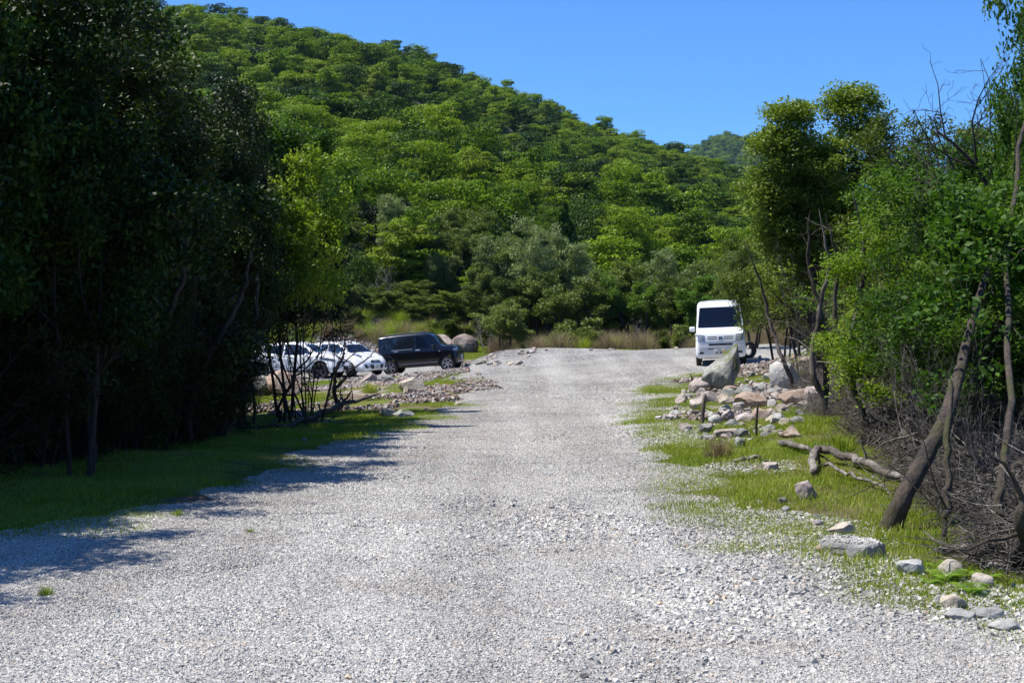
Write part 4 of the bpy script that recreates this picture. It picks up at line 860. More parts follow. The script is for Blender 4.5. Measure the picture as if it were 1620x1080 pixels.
polyline_obj('bare_tree', [lies(1610, 905, 0), V3(1620, 820, 8.6), V3(1650, 700, 8.8), V3(1700, 500, 9.2)], [.05, .045, .04, .03], 'bark_moss', 'slanting trunk nearest the corner of the frame', 'tree trunk', 7, 12, .012, twigs=5)
polyline_obj('dead_stick', [lies(1610, 900, .05), lies(1570, 915, .04), lies(1530, 896, .05)], [.02, .022, .012], 'dead', 'dead branch lying beside the stones in the near corner', 'branch', 6, 13, .01)
polyline_obj('dead_stick', [lies(1480, 880, .02), lies(1530, 885, .07), lies(1590, 892, .05)], [.03, .032, .02], 'dead', 'pale log piece lying under the reddish trunk', 'branch', 6, 14, .01)
polyline_obj('dead_stick', [V3(1462, 840, 9.8), V3(1520, 875, 9.4), V3(1590, 935, 8.6)], [.008, .010, .006], 'dead', 'long thin stick slanting down toward the corner stones', 'branch', 6, 15, .01)
for i, (px, py, Y) in enumerate([(1262, 590, 29), (1305, 640, 25), (1322, 600, 28), (1368, 600, 27), (1390, 650, 20)]):
    r_ = np.random.RandomState(640 + i); b = at(px, [620, 660, 660, 650, 700][i]); q = [b - Vector((0, 0, .1))]
    for j in range(4): q.append(q[-1] + Vector((r_.normal(-.05, .16), r_.normal(0, .12), .72)))
    polyline_obj('bare_tree', [tuple(v) for v in q], [.05, .042, .034, .024, .006], 'bark_pale' if i % 2 == 0 else 'bark_moss', ['slim pale trunk standing just beside the round grey boulder', 'mossy stem growing out of the stones behind the brown slab', 'straight pale stem between the round boulder and the two topped tree', 'mossy stem beside the foot of the two topped tree', 'pale crooked stem in the twigs above the curved dark branch'][i], 'tree trunk', 6, 90 + i, .01, twigs=9, sides=8)
pv = at(1110, 672); t_ = empty('wooden_stake', pv); tag(t_, 'weathered wooden stake leaning among the stones of the heap', 'stake')
o = polyline_obj('post', [(0, 0, -.05), (.02, 0, .2), (.05, 0, .44)], [.032, .032, .030], 'bark_pale', None, None, 3, 3, .002, sides=4); o.parent = t_
pv = at(1197, 690); t_ = empty('metal_stake', pv); tag(t_, 'thin dark metal rod standing upright below the heap of stones', 'stake'); o = polyline_obj('rod', [(0, 0, -.05), (0, 0, .2), (.02, 0, .42)], [.015, .015, .013], 'bark', None, None, 3, 3, .001, sides=6); o.parent = t_
polyline_obj('short_stick', [lies(1098, 608, -.02), V3(1092, 590, at(1098, 608).y)], [.02, .015], 'bark', 'short dark stick leaning on the pinkish stone by the pointed boulder', 'stick', 3, 16, .002)

# ------------------------------------------------------------------ rocks
def ico(sub_):
    import bmesh
    bm = bmesh.new(); bmesh.ops.create_icosphere(bm, subdivisions=sub_, radius=1.0); V_ = np.array([v.co[:] for v in bm.verts]); F_ = np.array([[v.index for v in f.verts] for f in bm.faces]); bm.free(); return V_, F_
_ico = {3: ico(4), 4: ico(5)}
def rock_np(seed, cuts=12, cmin=.55, cmax=.9, rough=.05, lvl=3):
    rs_ = np.random.RandomState(seed); V_, F_ = _ico[lvl]; V_ = V_.copy()
    for i in range(cuts):
        n_ = norm(rs_.normal(0, 1, 3)); d = rs_.uniform(cmin, cmax); s = V_ @ n_ - d; V_ -= np.where(s > 0, s, 0)[:, None] * n_ * .97
    nn = V_ / np.linalg.norm(V_, axis=1)[:, None]
    V_ += nn * ((fbm(V_[:, 0] * 2 + seed, V_[:, 1] * 2 + V_[:, 2] * 1.7, 4) - .5) * rough * 3)[:, None]
    return V_, F_
def rock(px, pyb, wpx, hpx, mat, label, seed, name='rock', Y=None, depth=.8, rz=0, cuts=12, group=None, warp=None, sink=.2, lvl=3, dx=0):
    """a rock whose foot is seen at (px, pyb), wpx wide and hpx high in the photograph"""
    b = at(px, pyb) if Y is None else Vector((wx(px, Y), Y, gz(wx(px, Y), Y)))
    w_ = wpx / F * b.y; h = hpx / F * b.y; V_, F_ = rock_np(seed, cuts, lvl=lvl)
    lo, hi = V_.min(0), V_.max(0); V_ = (V_ - (lo + hi) / 2) / (hi - lo); V_[:, 2] += .5 - sink
    if warp: V_ = warp(V_)
    V_ = V_ * np.array([w_, w_ * depth, h / (1 - sink)])
    o = obj(name, np_mesh(name, V_, F_, [M[mat]], smooth=False), None, (b.x, b.y + w_ * depth * .4, b.z), rz)
    return tag(o, label, name, group)
def spike(V_):
    V_ = V_.copy(); z = np.clip(V_[:, 2], 0, 1); k = 1 - .95 * z ** .72
    V_[:, 0] = V_[:, 0] * k + .38 * z; V_[:, 1] *= k; V_[:, 0] = np.where(V_[:, 0] < .15, V_[:, 0], V_[:, 0]); return V_
rock(1132, 622, 112, 78, 'dark_rock', 'pointed dark grey boulder standing before the white van', 901, 'boulder', warp=spike, depth=.9, sink=.1, lvl=4, cuts=8)
rock(735, 546, 44, 30, 'brown_rock', 'rounded brown grey boulder with a pale top behind the black car', 903, 'boulder', Y=71, lvl=4, cuts=7)
rock(690, 543, 50, 26, 'brown_rock', 'darker boulder just behind the pale topped one beyond the black car', 904, 'boulder', Y=72, lvl=4, cuts=7)
rock(1246, 620, 56, 52, 'grey_rock', 'large round pale grey boulder beyond the heap of stones', 902, 'boulder', lvl=4, cuts=9)
R_ = [
 (1112, 622, 44, 24, 'pink_rock', 'flat topped pinkish rock against the foot of the pointed boulder'),
 (1126, 637, 34, 18, 'pink_rock', 'blocky pink rock with a dark shaded end, in front of the pointed boulder'),
 (1105, 648, 28, 18, 'pink_rock', 'rounded pink rock on the grass beside the wooden stake'),
 (1157, 622, 26, 12, 'ochre_rock', 'small flat orange pink stone at the top of the heap'),
 (1180, 625, 28, 16, 'grey_rock', 'grey angular stone between the pointed boulder and the round boulder'),
 (1205, 622, 22, 18, 'grey_rock', 'upright grey stone beside the round pale boulder'),
 (1228, 625, 26, 12, 'grey_rock', 'white grey wedge of stone at the foot of the round boulder'),
 (1190, 646, 54, 26, 'ochre_rock', 'big orange brown rounded rock in the middle of the heap'),
 (1205, 664, 34, 18, 'ochre_rock', 'tan rock half under the big orange brown one'),
 (1270, 642, 70, 26, 'ochre_rock', 'long reddish brown slab among the twigs'),
 (1292, 640, 44, 28, 'pink_rock', 'pinkish rock behind the reddish slab'),
 (1152, 640, 26, 14, 'tan_rock', 'cream stone beside the blocky pink rock'),
 (1148, 655, 28, 15, 'grey_rock', 'purple grey stone in the front slope of the heap'),
 (1152, 668, 22, 20, 'pink_rock', 'pale pinkish upright stone low in the heap'),
 (1170, 650, 22, 14, 'grey_rock', 'small grey stone before the orange brown rock'),
 (1180, 668, 30, 15, 'pink_rock', 'wide pale pink stone low in the heap'),
 (1160, 676, 24, 12, 'dark_rock', 'dark wedge shaped stone under the pale pink one'),
 (1132, 672, 24, 16, 'grey_rock', 'pitted grey stone next to the wooden stake'),
 (1118, 686, 24, 16, 'grey_rock', 'grey stone in the grass below the wooden stake'),
 (1152, 694, 44, 16, 'tan_rock', 'flat orange tinted rock nearest the grass below the heap'),
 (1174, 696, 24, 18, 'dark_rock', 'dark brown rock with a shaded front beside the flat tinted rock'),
 (1122, 698, 20, 9, 'dark_rock', 'low dark stone at the front of the heap'),
 (1233, 672, 28, 18, 'grey_rock', 'rough pale grey stone alone near the twigs'),
 (1252, 693, 34, 15, 'ochre_rock', 'dark fronted brown stone under the curved branch'),
 (1090, 632, 18, 9, 'grey_rock', 'small grey stone on the track side of the heap'),
 (1222, 745, 26, 13, 'pink_rock', 'purplish stone in the grass beside the bleached stick'),
 (1184, 750, 20, 7, 'grey_rock', 'flat grey stone sunk into the grass'),
 (1279, 793, 36, 30, 'pink_rock', 'pale pink angular rock standing alone in the bright grass'),
 (1239, 800, 18, 12, 'dark_rock', 'small dark rough stone left of the pale pink rock'),
 (1246, 812, 14, 9, 'grey_rock', 'little pale stone in the bright grass'),
 (1294, 836, 22, 12, 'pink_rock', 'small pinkish stone in the grass above the concrete lump'),
 (1336, 850, 42, 20, 'tan_rock', 'low smooth tan rock near the foot of the leaning trunk'),
 (1345, 835, 14, 8, 'grey_rock', 'small grey stone behind the smooth tan rock'),
 (1306, 878, 26, 17, 'ochre_rock', 'round reddish cobble at the end of the concrete lump'),
 (1448, 916, 46, 24, 'grey_rock', 'grey rock in the grass beside the ferns'),
 (1510, 915, 42, 24, 'tan_rock', 'rounded grey tan boulder behind the ferns'),
 (1560, 935, 40, 22, 'tan_rock', 'pale cream broken rock behind the corner ferns'),
 (1515, 965, 42, 23, 'tan_rock', 'cream and orange square rock near the edge of the gravel'),
 (1525, 985, 54, 15, 'grey_rock', 'flat blue grey slab at the edge of the gravel'),
 (1570, 988, 52, 18, 'grey_rock', 'long grey rock beside the cream and orange one'),
 (1600, 1005, 56, 16, 'grey_rock', 'flat pale stone in the near corner by the gravel'),
 (1492, 962, 24, 16, 'grey_rock', 'small pale stone beside the cream and orange rock'),
 (1318, 560, 26, 30, 'pink_rock', 'upright pink rock on the bank behind the trees'),
 (1280, 575, 26, 12, 'tan_rock', 'pale stone on the bank beyond the round boulder'),
 (1235, 572, 20, 8, 'grey_rock', 'flat stone on the bank behind the van shadow'),
 # by the parked cars
 (650, 620, 42, 24, 'tan_rock', 'square cut tan boulder with a flat sunlit top before the parked cars'),
 (644, 626, 15, 13, 'tan_rock', 'small triangular pale stone leaning on the square cut boulder'),
 (669, 621, 14, 8, 'tan_rock', 'little cream stone at the corner of the square cut boulder'),
 (584, 607, 36, 18, 'pink_rock', 'smooth pinkish rock before the second white car'),
 (610, 607, 28, 15, 'grey_rock', 'pale rounded rock between the smooth pinkish rock and the square cut boulder'),
 (445, 628, 66, 42, 'ochre_rock', 'big orange brown boulder below the door of the first white car'),
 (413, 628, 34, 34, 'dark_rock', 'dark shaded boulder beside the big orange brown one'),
 (613, 660, 30, 15, 'tan_rock', 'pale topped rock at the edge of the tree shadow'),
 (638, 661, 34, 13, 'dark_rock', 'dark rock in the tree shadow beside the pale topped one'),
 (372, 672, 26, 14, 'ochre_rock', 'orange rock catching the sun on the floor of the shaded wood'),
 (740, 577, 10, 7, 'tan_rock', 'white stone at the nose of the black car'),
 (775, 578, 14, 6, 'grey_rock', 'pale stone at the foot of the rubble bank'),
 (760, 577, 20, 6, 'dark_rock', 'flat dark slab at the foot of the rubble bank'),
 (470, 660, 20, 8, 'grey_rock', 'low grey stone in the shaded grass by the fallen log'),
 (640, 596, 12, 6, 'grey_rock', 'little stone beside the wheel of the black car'),
]
for i, (px, py, w_, h_, mt, lab) in enumerate(R_):
    rock(px, py, w_, h_, mt, lab, 1000 + i, cuts=11 + i % 5, rz=(i * .7) % 1.2 - .6, name='boulder' if w_ > 40 and h_ > 22 else 'rock')
rs = np.random.RandomState(71); shared = []
for k in range(6):
    V_, F_ = rock_np(1200 + k, 13); lo, hi = V_.min(0), V_.max(0); V_ = (V_ - (lo + hi) / 2) / (hi - lo); V_[:, 2] += .26
    for mt in ('pink_rock', 'grey_rock', 'tan_rock'): shared.append(np_mesh('small_rock', V_, F_, [M[mt]]))
def small_rocks(n, px0, px1, py0, py1, smin, smax, label, group, shape=None, marks=None):
    its = []
    for i in range(n):
        for _ in range(20):
            px, py = rs.uniform(px0, px1), rs.uniform(py0, py1)
            if shape is None or shape(px, py): break
        b = at(px, py); s = rs.uniform(smin, smax) / F * b.y
        o = obj('rock', shared[rs.randint(0, len(shared))], None, b, rs.rand() * 6.28, (s * rs.uniform(.8, 1.3), s, s * rs.uniform(.6, 1.0))); tag(o, label, 'rock', group); its.append((o, px, -py))
    if marks: label_row(its, marks, label)
HM = [(1090, 'the short dark stick'), (1112, 'the wooden stake'), (1136, 'the pointed boulder'), (1160, 'the peak of the heap'), (1180, 'the orange brown rock'), (1200, 'the metal rod'), (1222, 'the grey wedge of stone'), (1246, 'the round grey boulder'), (1275, 'the reddish slab'), (1310, 'the pink rock on the bank')]
CM = [(480, 'the first white car'), (530, 'the dead sapling'), (584, 'the smooth pinkish rock'), (613, 'the pale topped rock'), (650, 'the square cut boulder'), (700, 'the middle of the black car'), (760, 'the flat dark slab'), (790, 'the top of the rubble bank'), (830, 'the end of the rubble bank')]
GM = [(1120, 'the wooden stake'), (1170, 'the bleached stick'), (1222, 'the purplish stone'), (1279, 'the pale pink rock'), (1336, 'the smooth tan rock'), (1400, 'the leaning trunk')]
small_rocks(100, 1065, 1300, 590, 715, 7, 22, '{n} small stone of the heap below {m}', 'small stones of the heap beside the van', lambda x, y: (x - 1175) ** 2 / 112 ** 2 + (y - 650) ** 2 / 58 ** 2 < 1, HM)
small_rocks(28, 1180, 1330, 552, 625, 5, 14, '{n} small pale stone on the bank beyond {m}', 'small stones on the bank behind the boulders', None, HM)
small_rocks(35, 520, 760, 592, 650, 4, 10, '{n} small pinkish stone on the bank near {m}', 'small stones before the parked cars', lambda x, y: y > 604 or x > 640, CM)
small_rocks(35, 742, 848, 556, 580, 4, 11, '{n} broken stone of the low bank by {m}', 'broken stones of the low rubble bank', lambda x, y: abs(y - (582 - (x - 742) * .14)) < 12, CM)
small_rocks(14, 1100, 1420, 700, 860, 4, 11, '{n} little stone sunk in the sunny grass near {m}', 'little stones in the sunny verge', None, GM)
small_rocks(8, 780, 1095, 553, 556, 5, 9, '{n} small pale stone closing the gravel before {m}', 'small stones closing the far end of the gravel', None, MARKS)
small_rocks(8, 470, 640, 640, 700, 4, 9, '{n} little grey stone in the half shaded grass before {m}', 'little stones in the half shaded grass', None, CM)

# lump of broken concrete
a_, b_ = at(1310, 880), at(1400, 888); mid = (a_ + b_) / 2; Lc = (b_ - a_).length
V_, F_ = rock_np(1300, 5, lvl=4, rough=.02, cmin=.75, cmax=.9); V_ = np.sign(V_) * np.abs(V_) ** .45; V_ /= np.abs(V_).max(0)
V_ = V_ * np.array([Lc / 2, .12, .065]); V_[:, 2] += .045; V_ += (fbm(V_[:, 0] * 25, V_[:, 1] * 25 + V_[:, 2] * 30, 3) - .5)[:, None] * np.array([.02, .02, .035])
cl = obj('concrete_lump', np_mesh('concrete_lump', V_, F_, [M['grey_rock']]), None, (mid.x, mid.y + .1, mid.z), math.atan2(b_.y - a_.y, b_.x - a_.x)); tag(cl, 'long rough lump of pebbly concrete lying in the grass near the gravel', 'concrete')
pb = stones_patch('embedded_pebbles', 1301, 420, .5, .012, .034, M['stone'], .7, 1.5)
co = np.empty(len(pb.vertices) * 3, np.float32); pb.vertices.foreach_get('co', co); co = co.reshape(-1, 3)
ctr = co.reshape(-1, 8, 3).mean(1); nw = ctr.copy(); nw[:, 0] = ctr[:, 0] / .5 * Lc * .46; nw[:, 1] = ctr[:, 1] / .5 * .105; nw[:, 2] = .105; co = (co.reshape(-1, 8, 3) - ctr[:, None] + nw[:, None]).reshape(-1, 3)
pb.vertices.foreach_set('co', co.ravel()); obj('embedded_pebbles', pb, cl)

# ferns, tufts ----------------------------------------------------------
def fern_mesh(seed, n=9, L_=.42):
    rs_ = np.random.RandomState(seed); Vs = []
    for i in range(n):
        a = i * 2.4 + rs_.rand(); d = np.array([math.cos(a), math.sin(a), 0]); s = np.array([-d[1], d[0], 0]); ln_ = L_ * rs_.uniform(.6, 1.1)
        for t in np.linspace(.12, 1, 18):
            c = d * ln_ * t * .8 + np.array([0, 0, ln_ * (t * 1.1 - t * t * .75)])
            for sg in (-1, 1):
                l = ln_ * .30 * math.sin(PI * min(1, t * .9 + .08)) + .01; tip = c + s * sg * l + d * l * .35 - np.array([0, 0, l * .15]); w__ = d * .011
                Vs.append([c - w__, c + w__, tip + w__ * .3, tip - w__ * .3])
    V_ = np.array(Vs).reshape(-1, 3); F_ = np.arange(len(V_)).reshape(-1, 4); return np_mesh('fern', V_, F_, [M['fern']], fattr={'tint': rs_.rand(len(F_))})
M['fern'] = leaf_mat('foliage_fern', [(.10, .20, .015), (.16, .28, .02), (.22, .34, .04)], .15, .45)
fm = fern_mesh(1)
for px, py, s, lab in [(1500, 925, 1.0, 'bright green fern in front of the rounded grey tan boulder'), (1540, 945, .9, 'fern spreading beside the pale cream broken rock'), (1488, 905, .7, 'small fern behind the grey rock near the corner'), (1560, 925, .8, 'fern growing at the foot of the corner trunk'), (1475, 930, .6, 'little fern nearest the grass tuft')]:
    o = obj('fern', fm, None, at(px, py), px, s * .42); tag(o, lab, 'fern')
tf = grass_patch('reddish_tuft', 91, 260, .16, .12, .30, .006, M['straw'], .5, 3, 1)
o = obj('grass_tuft', tf, None, at(1137, 726), 0, 1.1); tag(o, 'reddish dry grass tuft standing on the verge below the heap of stones', 'grass tuft')
gf = grass_patch('green_tuft', 92, 300, .18, .12, .30, .008, M['grass'], .5, 3, 1)
for px, py, s, lab in [(585, 622, 1.3, 'green weed tuft below the smooth pinkish rock'), (70, 945, .3, 'tiny green tuft growing in the gravel in the tree shadow'), (1327, 720, 1.2, 'tall green tuft behind the fallen grey log'), (60, 800, .5, 'grass tuft in the near shade of the wood'), (1112, 655, .8, 'green tuft between the pink rocks and the stake'), (395, 845, .18, 'tiny sprout growing in the open gravel'), (280, 820, .3, 'grass tuft at the shaded edge of the gravel')]:
    o = obj('grass_tuft', gf, None, at(px, py), px, s); tag(o, lab, 'grass tuft')
# ------------------------------------------------------------------ vehicles
M['white_paint'] = plain('white_paint', (.80, .81, .82), .28, 0, .5, .6); M['black_paint'] = plain('black_paint', (.006, .006, .009), .2, 0, .4, .5)
M['glass'] = plain('tinted_glass', (.012, .016, .024), .04, 0, .9, 1.); M['windscreen'] = plain('windscreen_glass', (.006, .010, .022), .06, 0, .35, .0)
M['rubber'] = plain('tyre_rubber', (.018, .018, .019), .8); M['trim'] = plain('black_plastic', (.02, .02, .022), .5)
M['rim'] = plain('alloy', (.62, .63, .65), .3, .8); M['dark_rim'] = plain('dark_alloy', (.12, .12, .13), .3, .8); M['chrome'] = plain('chrome', (.55, .55, .55), .35, .9)
M['lamp'] = plain('headlamp_lens', (.30, .33, .38), .06, .3, .9, 1.); M['red'] = plain('red_lens', (.35, .01, .01), .15, 0, .7, .5); M['well'] = plain('wheel_well', (.006, .006, .006), .9)
M['plate_white'] = plain('plate_white', (.75, .76, .74), .5); M['plate_ink'] = plain('plate_ink', (.02, .12, .06), .5); M['yellow_mark'] = plain('plate_yellow', (.75, .55, .03), .5); M['silver'] = plain('grey_plastic', (.42, .42, .44), .4)
M['orange'] = plain('indicator_lens', (.75, .28, .03), .2)

def crom(xs, ys, x):
    """smooth interpolation (monotone-ish cubic)"""
    xs = np.array(xs, float); ys = np.array(ys, float); d = np.gradient(ys, xs); i = np.clip(np.searchsorted(xs, x) - 1, 0, len(xs) - 2)
    h = xs[i + 1] - xs[i]; t = (x - xs[i]) / h; s = (ys[i + 1] - ys[i]) / h
    def lim(dd): return np.where(np.sign(dd) == np.sign(s), np.sign(s) * np.minimum(np.abs(dd), 3 * np.abs(s)), 0)
    d0, d1 = lim(d[i]), lim(d[i + 1])
    return ys[i] * (2 * t ** 3 - 3 * t * t + 1) + h * d0 * (t ** 3 - 2 * t * t + t) + ys[i + 1] * (3 * t * t - 2 * t ** 3) + h * d1 * (t ** 3 - t * t)
def shell(name, st, wheels, wr, mat, mat2=None, n=90):
    """st rows: x, z bottom, z belt, z top, half width low, half width belt, half width top. x grows toward the nose."""
    st = np.array(st, float); xs = st[:, 0]; X = np.unique(np.r_[np.linspace(xs[0], xs[-1], n), xs]); p = [crom(xs, st[:, i], X) for i in range(1, 7)]
    zb, zl, zt, wl, wb, wt = p; h = np.maximum(zt - zl, .02); e = np.minimum(.09, h * .35)
    pr = [(0 * X, zb), (wl * .85, zb), (wl * .96, zb + .035), (wl, zb + .13), (wl * 1.0, zb + (zl - zb) * .5), (wb * 1.0, zb + (zl - zb) * .78), (wb * .99, zl - .03), (wb * .965, zl),
          (wb * .965 + (wt - wb * .965) * .5, zl + (h - e) * .5), (wt, zt - e), (wt - e * .35, zt - e * .35), (wt - e * 1.1, zt - e * .05), (wt * .5, zt + .012), (0 * X, zt + .018)]
    half = np.stack([np.stack([X, y, z], -1) for y, z in pr], 1); mir = half[:, 1:-1][:, ::-1].copy(); mir[..., 1] *= -1
    ring = np.concatenate([half, mir], 1); k = ring.shape[1]; V_ = ring.reshape(-1, 3); m_ = len(X)
    i = np.arange(m_ - 1)[:, None] * k; j = np.arange(k)[None]; j2 = (j + 1) % k
    F_ = np.stack([i + j, i + k + j, i + k + j2, i + j2], -1).reshape(-1, 4)
    me = bpy.data.meshes.new(name); faces = [tuple(f) for f in F_] + [tuple(range(k)), tuple(range((m_ - 1) * k, m_ * k))[::-1]]
    me.from_pydata([tuple(v) for v in V_], [], faces); me.update()
    import bmesh
    bm = bmesh.new(); bm.from_mesh(me); bmesh.ops.recalc_face_normals(bm, faces=bm.faces[:]); bm.to_mesh(me); bm.free()
    tmp = bpy.data.objects.new('tmp', me); C.objects.link(tmp); cs = []
    for wx_ in wheels:
        bm = bmesh.new(); bmesh.ops.create_cone(bm, cap_ends=True, segments=36, radius1=wr + .05, radius2=wr + .05, depth=3, matrix=Matrix.Translation((wx_, 0, wr)) @ Matrix.Rotation(PI / 2, 4, 'X'))
        cm = bpy.data.meshes.new('cut'); bm.to_mesh(cm); bm.free(); co_ = bpy.data.objects.new('cut', cm); C.objects.link(co_); cs.append(co_)
        b = tmp.modifiers.new('b', 'BOOLEAN'); b.operation = 'DIFFERENCE'; b.solver = 'EXACT'; b.object = co_
    dg = bpy.context.evaluated_depsgraph_get(); out = bpy.data.meshes.new_from_object(tmp.evaluated_get(dg))
    for o_ in cs + [tmp]: bpy.data.objects.remove(o_)
    out.name = name; out.materials.clear(); out.materials.append(M[mat]); out.materials.append(M['well']); out.materials.append(M[mat2 or mat])
    for f in out.polygons:
        c = f.center; f.use_smooth = True; f.material_index = 0
        for wx_ in wheels:
            if (c.x - wx_) ** 2 + (c.z - wr) ** 2 < (wr + .055) ** 2 and abs(f.normal.y) < .5: f.material_index = 1
        if f.normal.z < -.7: f.material_index = 1
    try: out.set_sharp_from_angle(angle=math.radians(40))
    except Exception: pass
    bv = BVHTree.FromPolygons([v.co[:] for v in me.vertices], [tuple(p_.vertices) for p_ in me.polygons])
    return out, bv
def patch(name, bv, poly, dirn, off, mat, parent, th=.02, res=7):
    """a panel whose outline is given in the plane across dirn ('+y','-y','+x','-x','+z') and that lies on the body shell, standing off by off"""
    ax = 'xyz'.index(dirn[1]); sg = 1 if dirn[0] == '+' else -1; D = Vector((0, 0, 0)); D[ax] = -sg
    others = [i for i in range(3) if i != ax]; poly = [np.array(p, float) for p in poly]
    if len(poly) != 4:
        # split outline into upper and lower chains by resampling against its centre: fan of rings
        c = sum(poly) / len(poly); edge = []
        for a_, b_ in zip(poly, poly[1:] + poly[:1]):
            for t in np.linspace(0, 1, 5)[:-1]: edge.append(a_ + (b_ - a_) * t)
        rings = [[c + (e_ - c) * s for e_ in edge] for s in (.02, .35, .7, 1.)]; P2 = [q for r_ in rings for q in r_]; k = len(edge)
        Fq = [(r_ * k + j, r_ * k + (j + 1) % k, (r_ + 1) * k + (j + 1) % k, (r_ + 1) * k + j) for r_ in range(3) for j in range(k)] + [tuple(range(k))[::-1]]
        bd = [3 * k + j for j in range(k)]
    else:
        a_, b_, c_, d_ = poly; P2 = [(a_ * (1 - u_) + b_ * u_) * (1 - v_) + (d_ * (1 - u_) + c_ * u_) * v_ for v_ in np.linspace(0, 1, res) for u_ in np.linspace(0, 1, res)]
        Fq = [(r_ * res + j, r_ * res + j + 1, (r_ + 1) * res + j + 1, (r_ + 1) * res + j) for r_ in range(res - 1) for j in range(res - 1)]
        bd = [j for j in range(res)] + [r_ * res + res - 1 for r_ in range(1, res)] + [(res - 1) * res + j for j in range(res - 2, -1, -1)] + [r_ * res for r_ in range(res - 2, 0, -1)]
    top, bot = [], []; last = None
    for q in P2:
        o_ = Vector((0, 0, 0)); o_[others[0]] = q[0]; o_[others[1]] = q[1]; o_[ax] = sg * 5
        hit = bv.ray_cast(o_, D)[0]
        if hit is None: hit = last or Vector((0, 0, 0)); o2 = o_.copy(); o2[ax] = hit[ax]; hit = o2
        last = hit; top.append(hit - D * off); bot.append(hit + D * th)
    nV = len(top); Fs = [f for f in Fq] + [tuple(nV + i for i in f[::-1]) for f in Fq] + [(bd[i], bd[(i + 1) % len(bd)], nV + bd[(i + 1) % len(bd)], nV + bd[i]) for i in range(len(bd))]
    me = bpy.data.meshes.new(name); me.from_pydata([v[:] for v in top + bot], [], Fs); me.materials.append(M[mat])
    import bmesh
    bm = bmesh.new(); bm.from_mesh(me); bmesh.ops.recalc_face_normals(bm, faces=bm.faces[:]); bm.to_mesh(me); bm.free()
    for f in me.polygons: f.use_smooth = True
    try: me.set_sharp_from_angle(angle=math.radians(40))
    except Exception: pass
    return obj(name, me, parent)
def bevel_box(name, size, loc, mat, parent, rot=(0, 0, 0), bev=.02):
    import bmesh
    bm = bmesh.new(); bmesh.ops.create_cube(bm, size=1); bmesh.ops.scale(bm, vec=size, verts=bm.verts); b_ = min(bev, min(size) * .35)
    bmesh.ops.bevel(bm, geom=bm.edges[:], offset=b_, segments=3, profile=.6, affect='EDGES'); me = bpy.data.meshes.new(name); bm.to_mesh(me); bm.free(); me.materials.append(M[mat])
    for f in me.polygons: f.use_smooth = True
    o = obj(name, me, parent, loc); o.rotation_euler = rot; return o
def lathe(name, prof, mat, parent, seg=36):
    """prof: (radius, y) pairs round the y axis"""
    V_ = [(r * math.cos(a), y, r * math.sin(a)) for a in [i * 2 * PI / seg for i in range(seg)] for r, y in prof]; k = len(prof)
    F_ = [(i * k + j, i * k + j + 1, ((i + 1) % seg) * k + j + 1, ((i + 1) % seg) * k + j) for i in range(seg) for j in range(k - 1)]
    me = bpy.data.meshes.new(name); me.from_pydata(V_, [], F_); me.materials.append(M[mat])
    import bmesh
    bm = bmesh.new(); bm.from_mesh(me); bmesh.ops.remove_doubles(bm, verts=bm.verts[:], dist=1e-5); bmesh.ops.recalc_face_normals(bm, faces=bm.faces[:]); bm.to_mesh(me); bm.free()
    for f in me.polygons: f.use_smooth = True
    return obj(name, me, parent)
def wheel(x, side, R_, w_, parent, rim='rim', spokes=6, rr=.68, turn=0.):
    """side +1 = left of the car (y+). The wheel part with tyre and rim below it"""
    wd = lathe('wheel', [(.03, -w_ * .3), (R_ * rr * .95, -w_ * .3), (R_ * rr * .95, w_ * .28), (.03, w_ * .28)], 'well', parent)
    wd.location = (x, side[1], R_); wd.rotation_euler = (0, 0, turn + (0 if side[0] > 0 else PI))
    ty = lathe('tyre', [(R_ * rr, -w_ / 2), (R_ * .93, -w_ / 2), (R_ * .99, -w_ * .38), (R_, -w_ * .2), (R_, w_ * .2), (R_ * .99, w_ * .38), (R_ * .93, w_ / 2), (R_ * .80, w_ * .53), (R_ * rr, w_ * .46), (R_ * rr, -w_ / 2)], 'rubber', wd)
    Vs, Fs = [], []; parts = []
    seg = 36; pr = [(R_ * rr, w_ * .30), (R_ * rr * 1.01, w_ * .50), (R_ * rr * .93, w_ * .49), (R_ * rr * .88, w_ * .30)]; k = len(pr)
    V_ = np.array([(r * math.cos(a), y, r * math.sin(a)) for a in [i * 2 * PI / seg for i in range(seg)] for r, y in pr]); F_ = np.array([(i * k + j, i * k + (j + 1) % k, ((i + 1) % seg) * k + (j + 1) % k, ((i + 1) % seg) * k + j) for i in range(seg) for j in range(k)]); parts.append((V_, F_))
    cube = np.array([(-1, -1, -1), (1, -1, -1), (1, 1, -1), (-1, 1, -1), (-1, -1, 1), (1, -1, 1), (1, 1, 1), (-1, 1, 1)], float); fq = np.array([(0, 3, 2, 1), (4, 5, 6, 7), (0, 1, 5, 4), (1, 2, 6, 5), (2, 3, 7, 6), (3, 0, 4, 7)])
    for s in range(spokes):
        a = s * 2 * PI / spokes + .3; c_ = cube.copy(); ln = R_ * rr * .92; c_[:, 0] = (c_[:, 0] * .5 + .5) * ln; wdt = np.where(c_[:, 0] > .01, R_ * .10, R_ * .07); c_[:, 2] *= wdt; c_[:, 1] = w_ * .40 + c_[:, 1] * w_ * .05 + (c_[:, 0] < .01) * w_ * .04
        x2 = c_[:, 0] * math.cos(a) - c_[:, 2] * math.sin(a); z2 = c_[:, 0] * math.sin(a) + c_[:, 2] * math.cos(a); parts.append((np.stack([x2, c_[:, 1], z2], -1), fq))
    V_, F_ = merge(parts); obj('rim', np_mesh('rim', V_, F_, [M[rim]]), wd)
    return wd
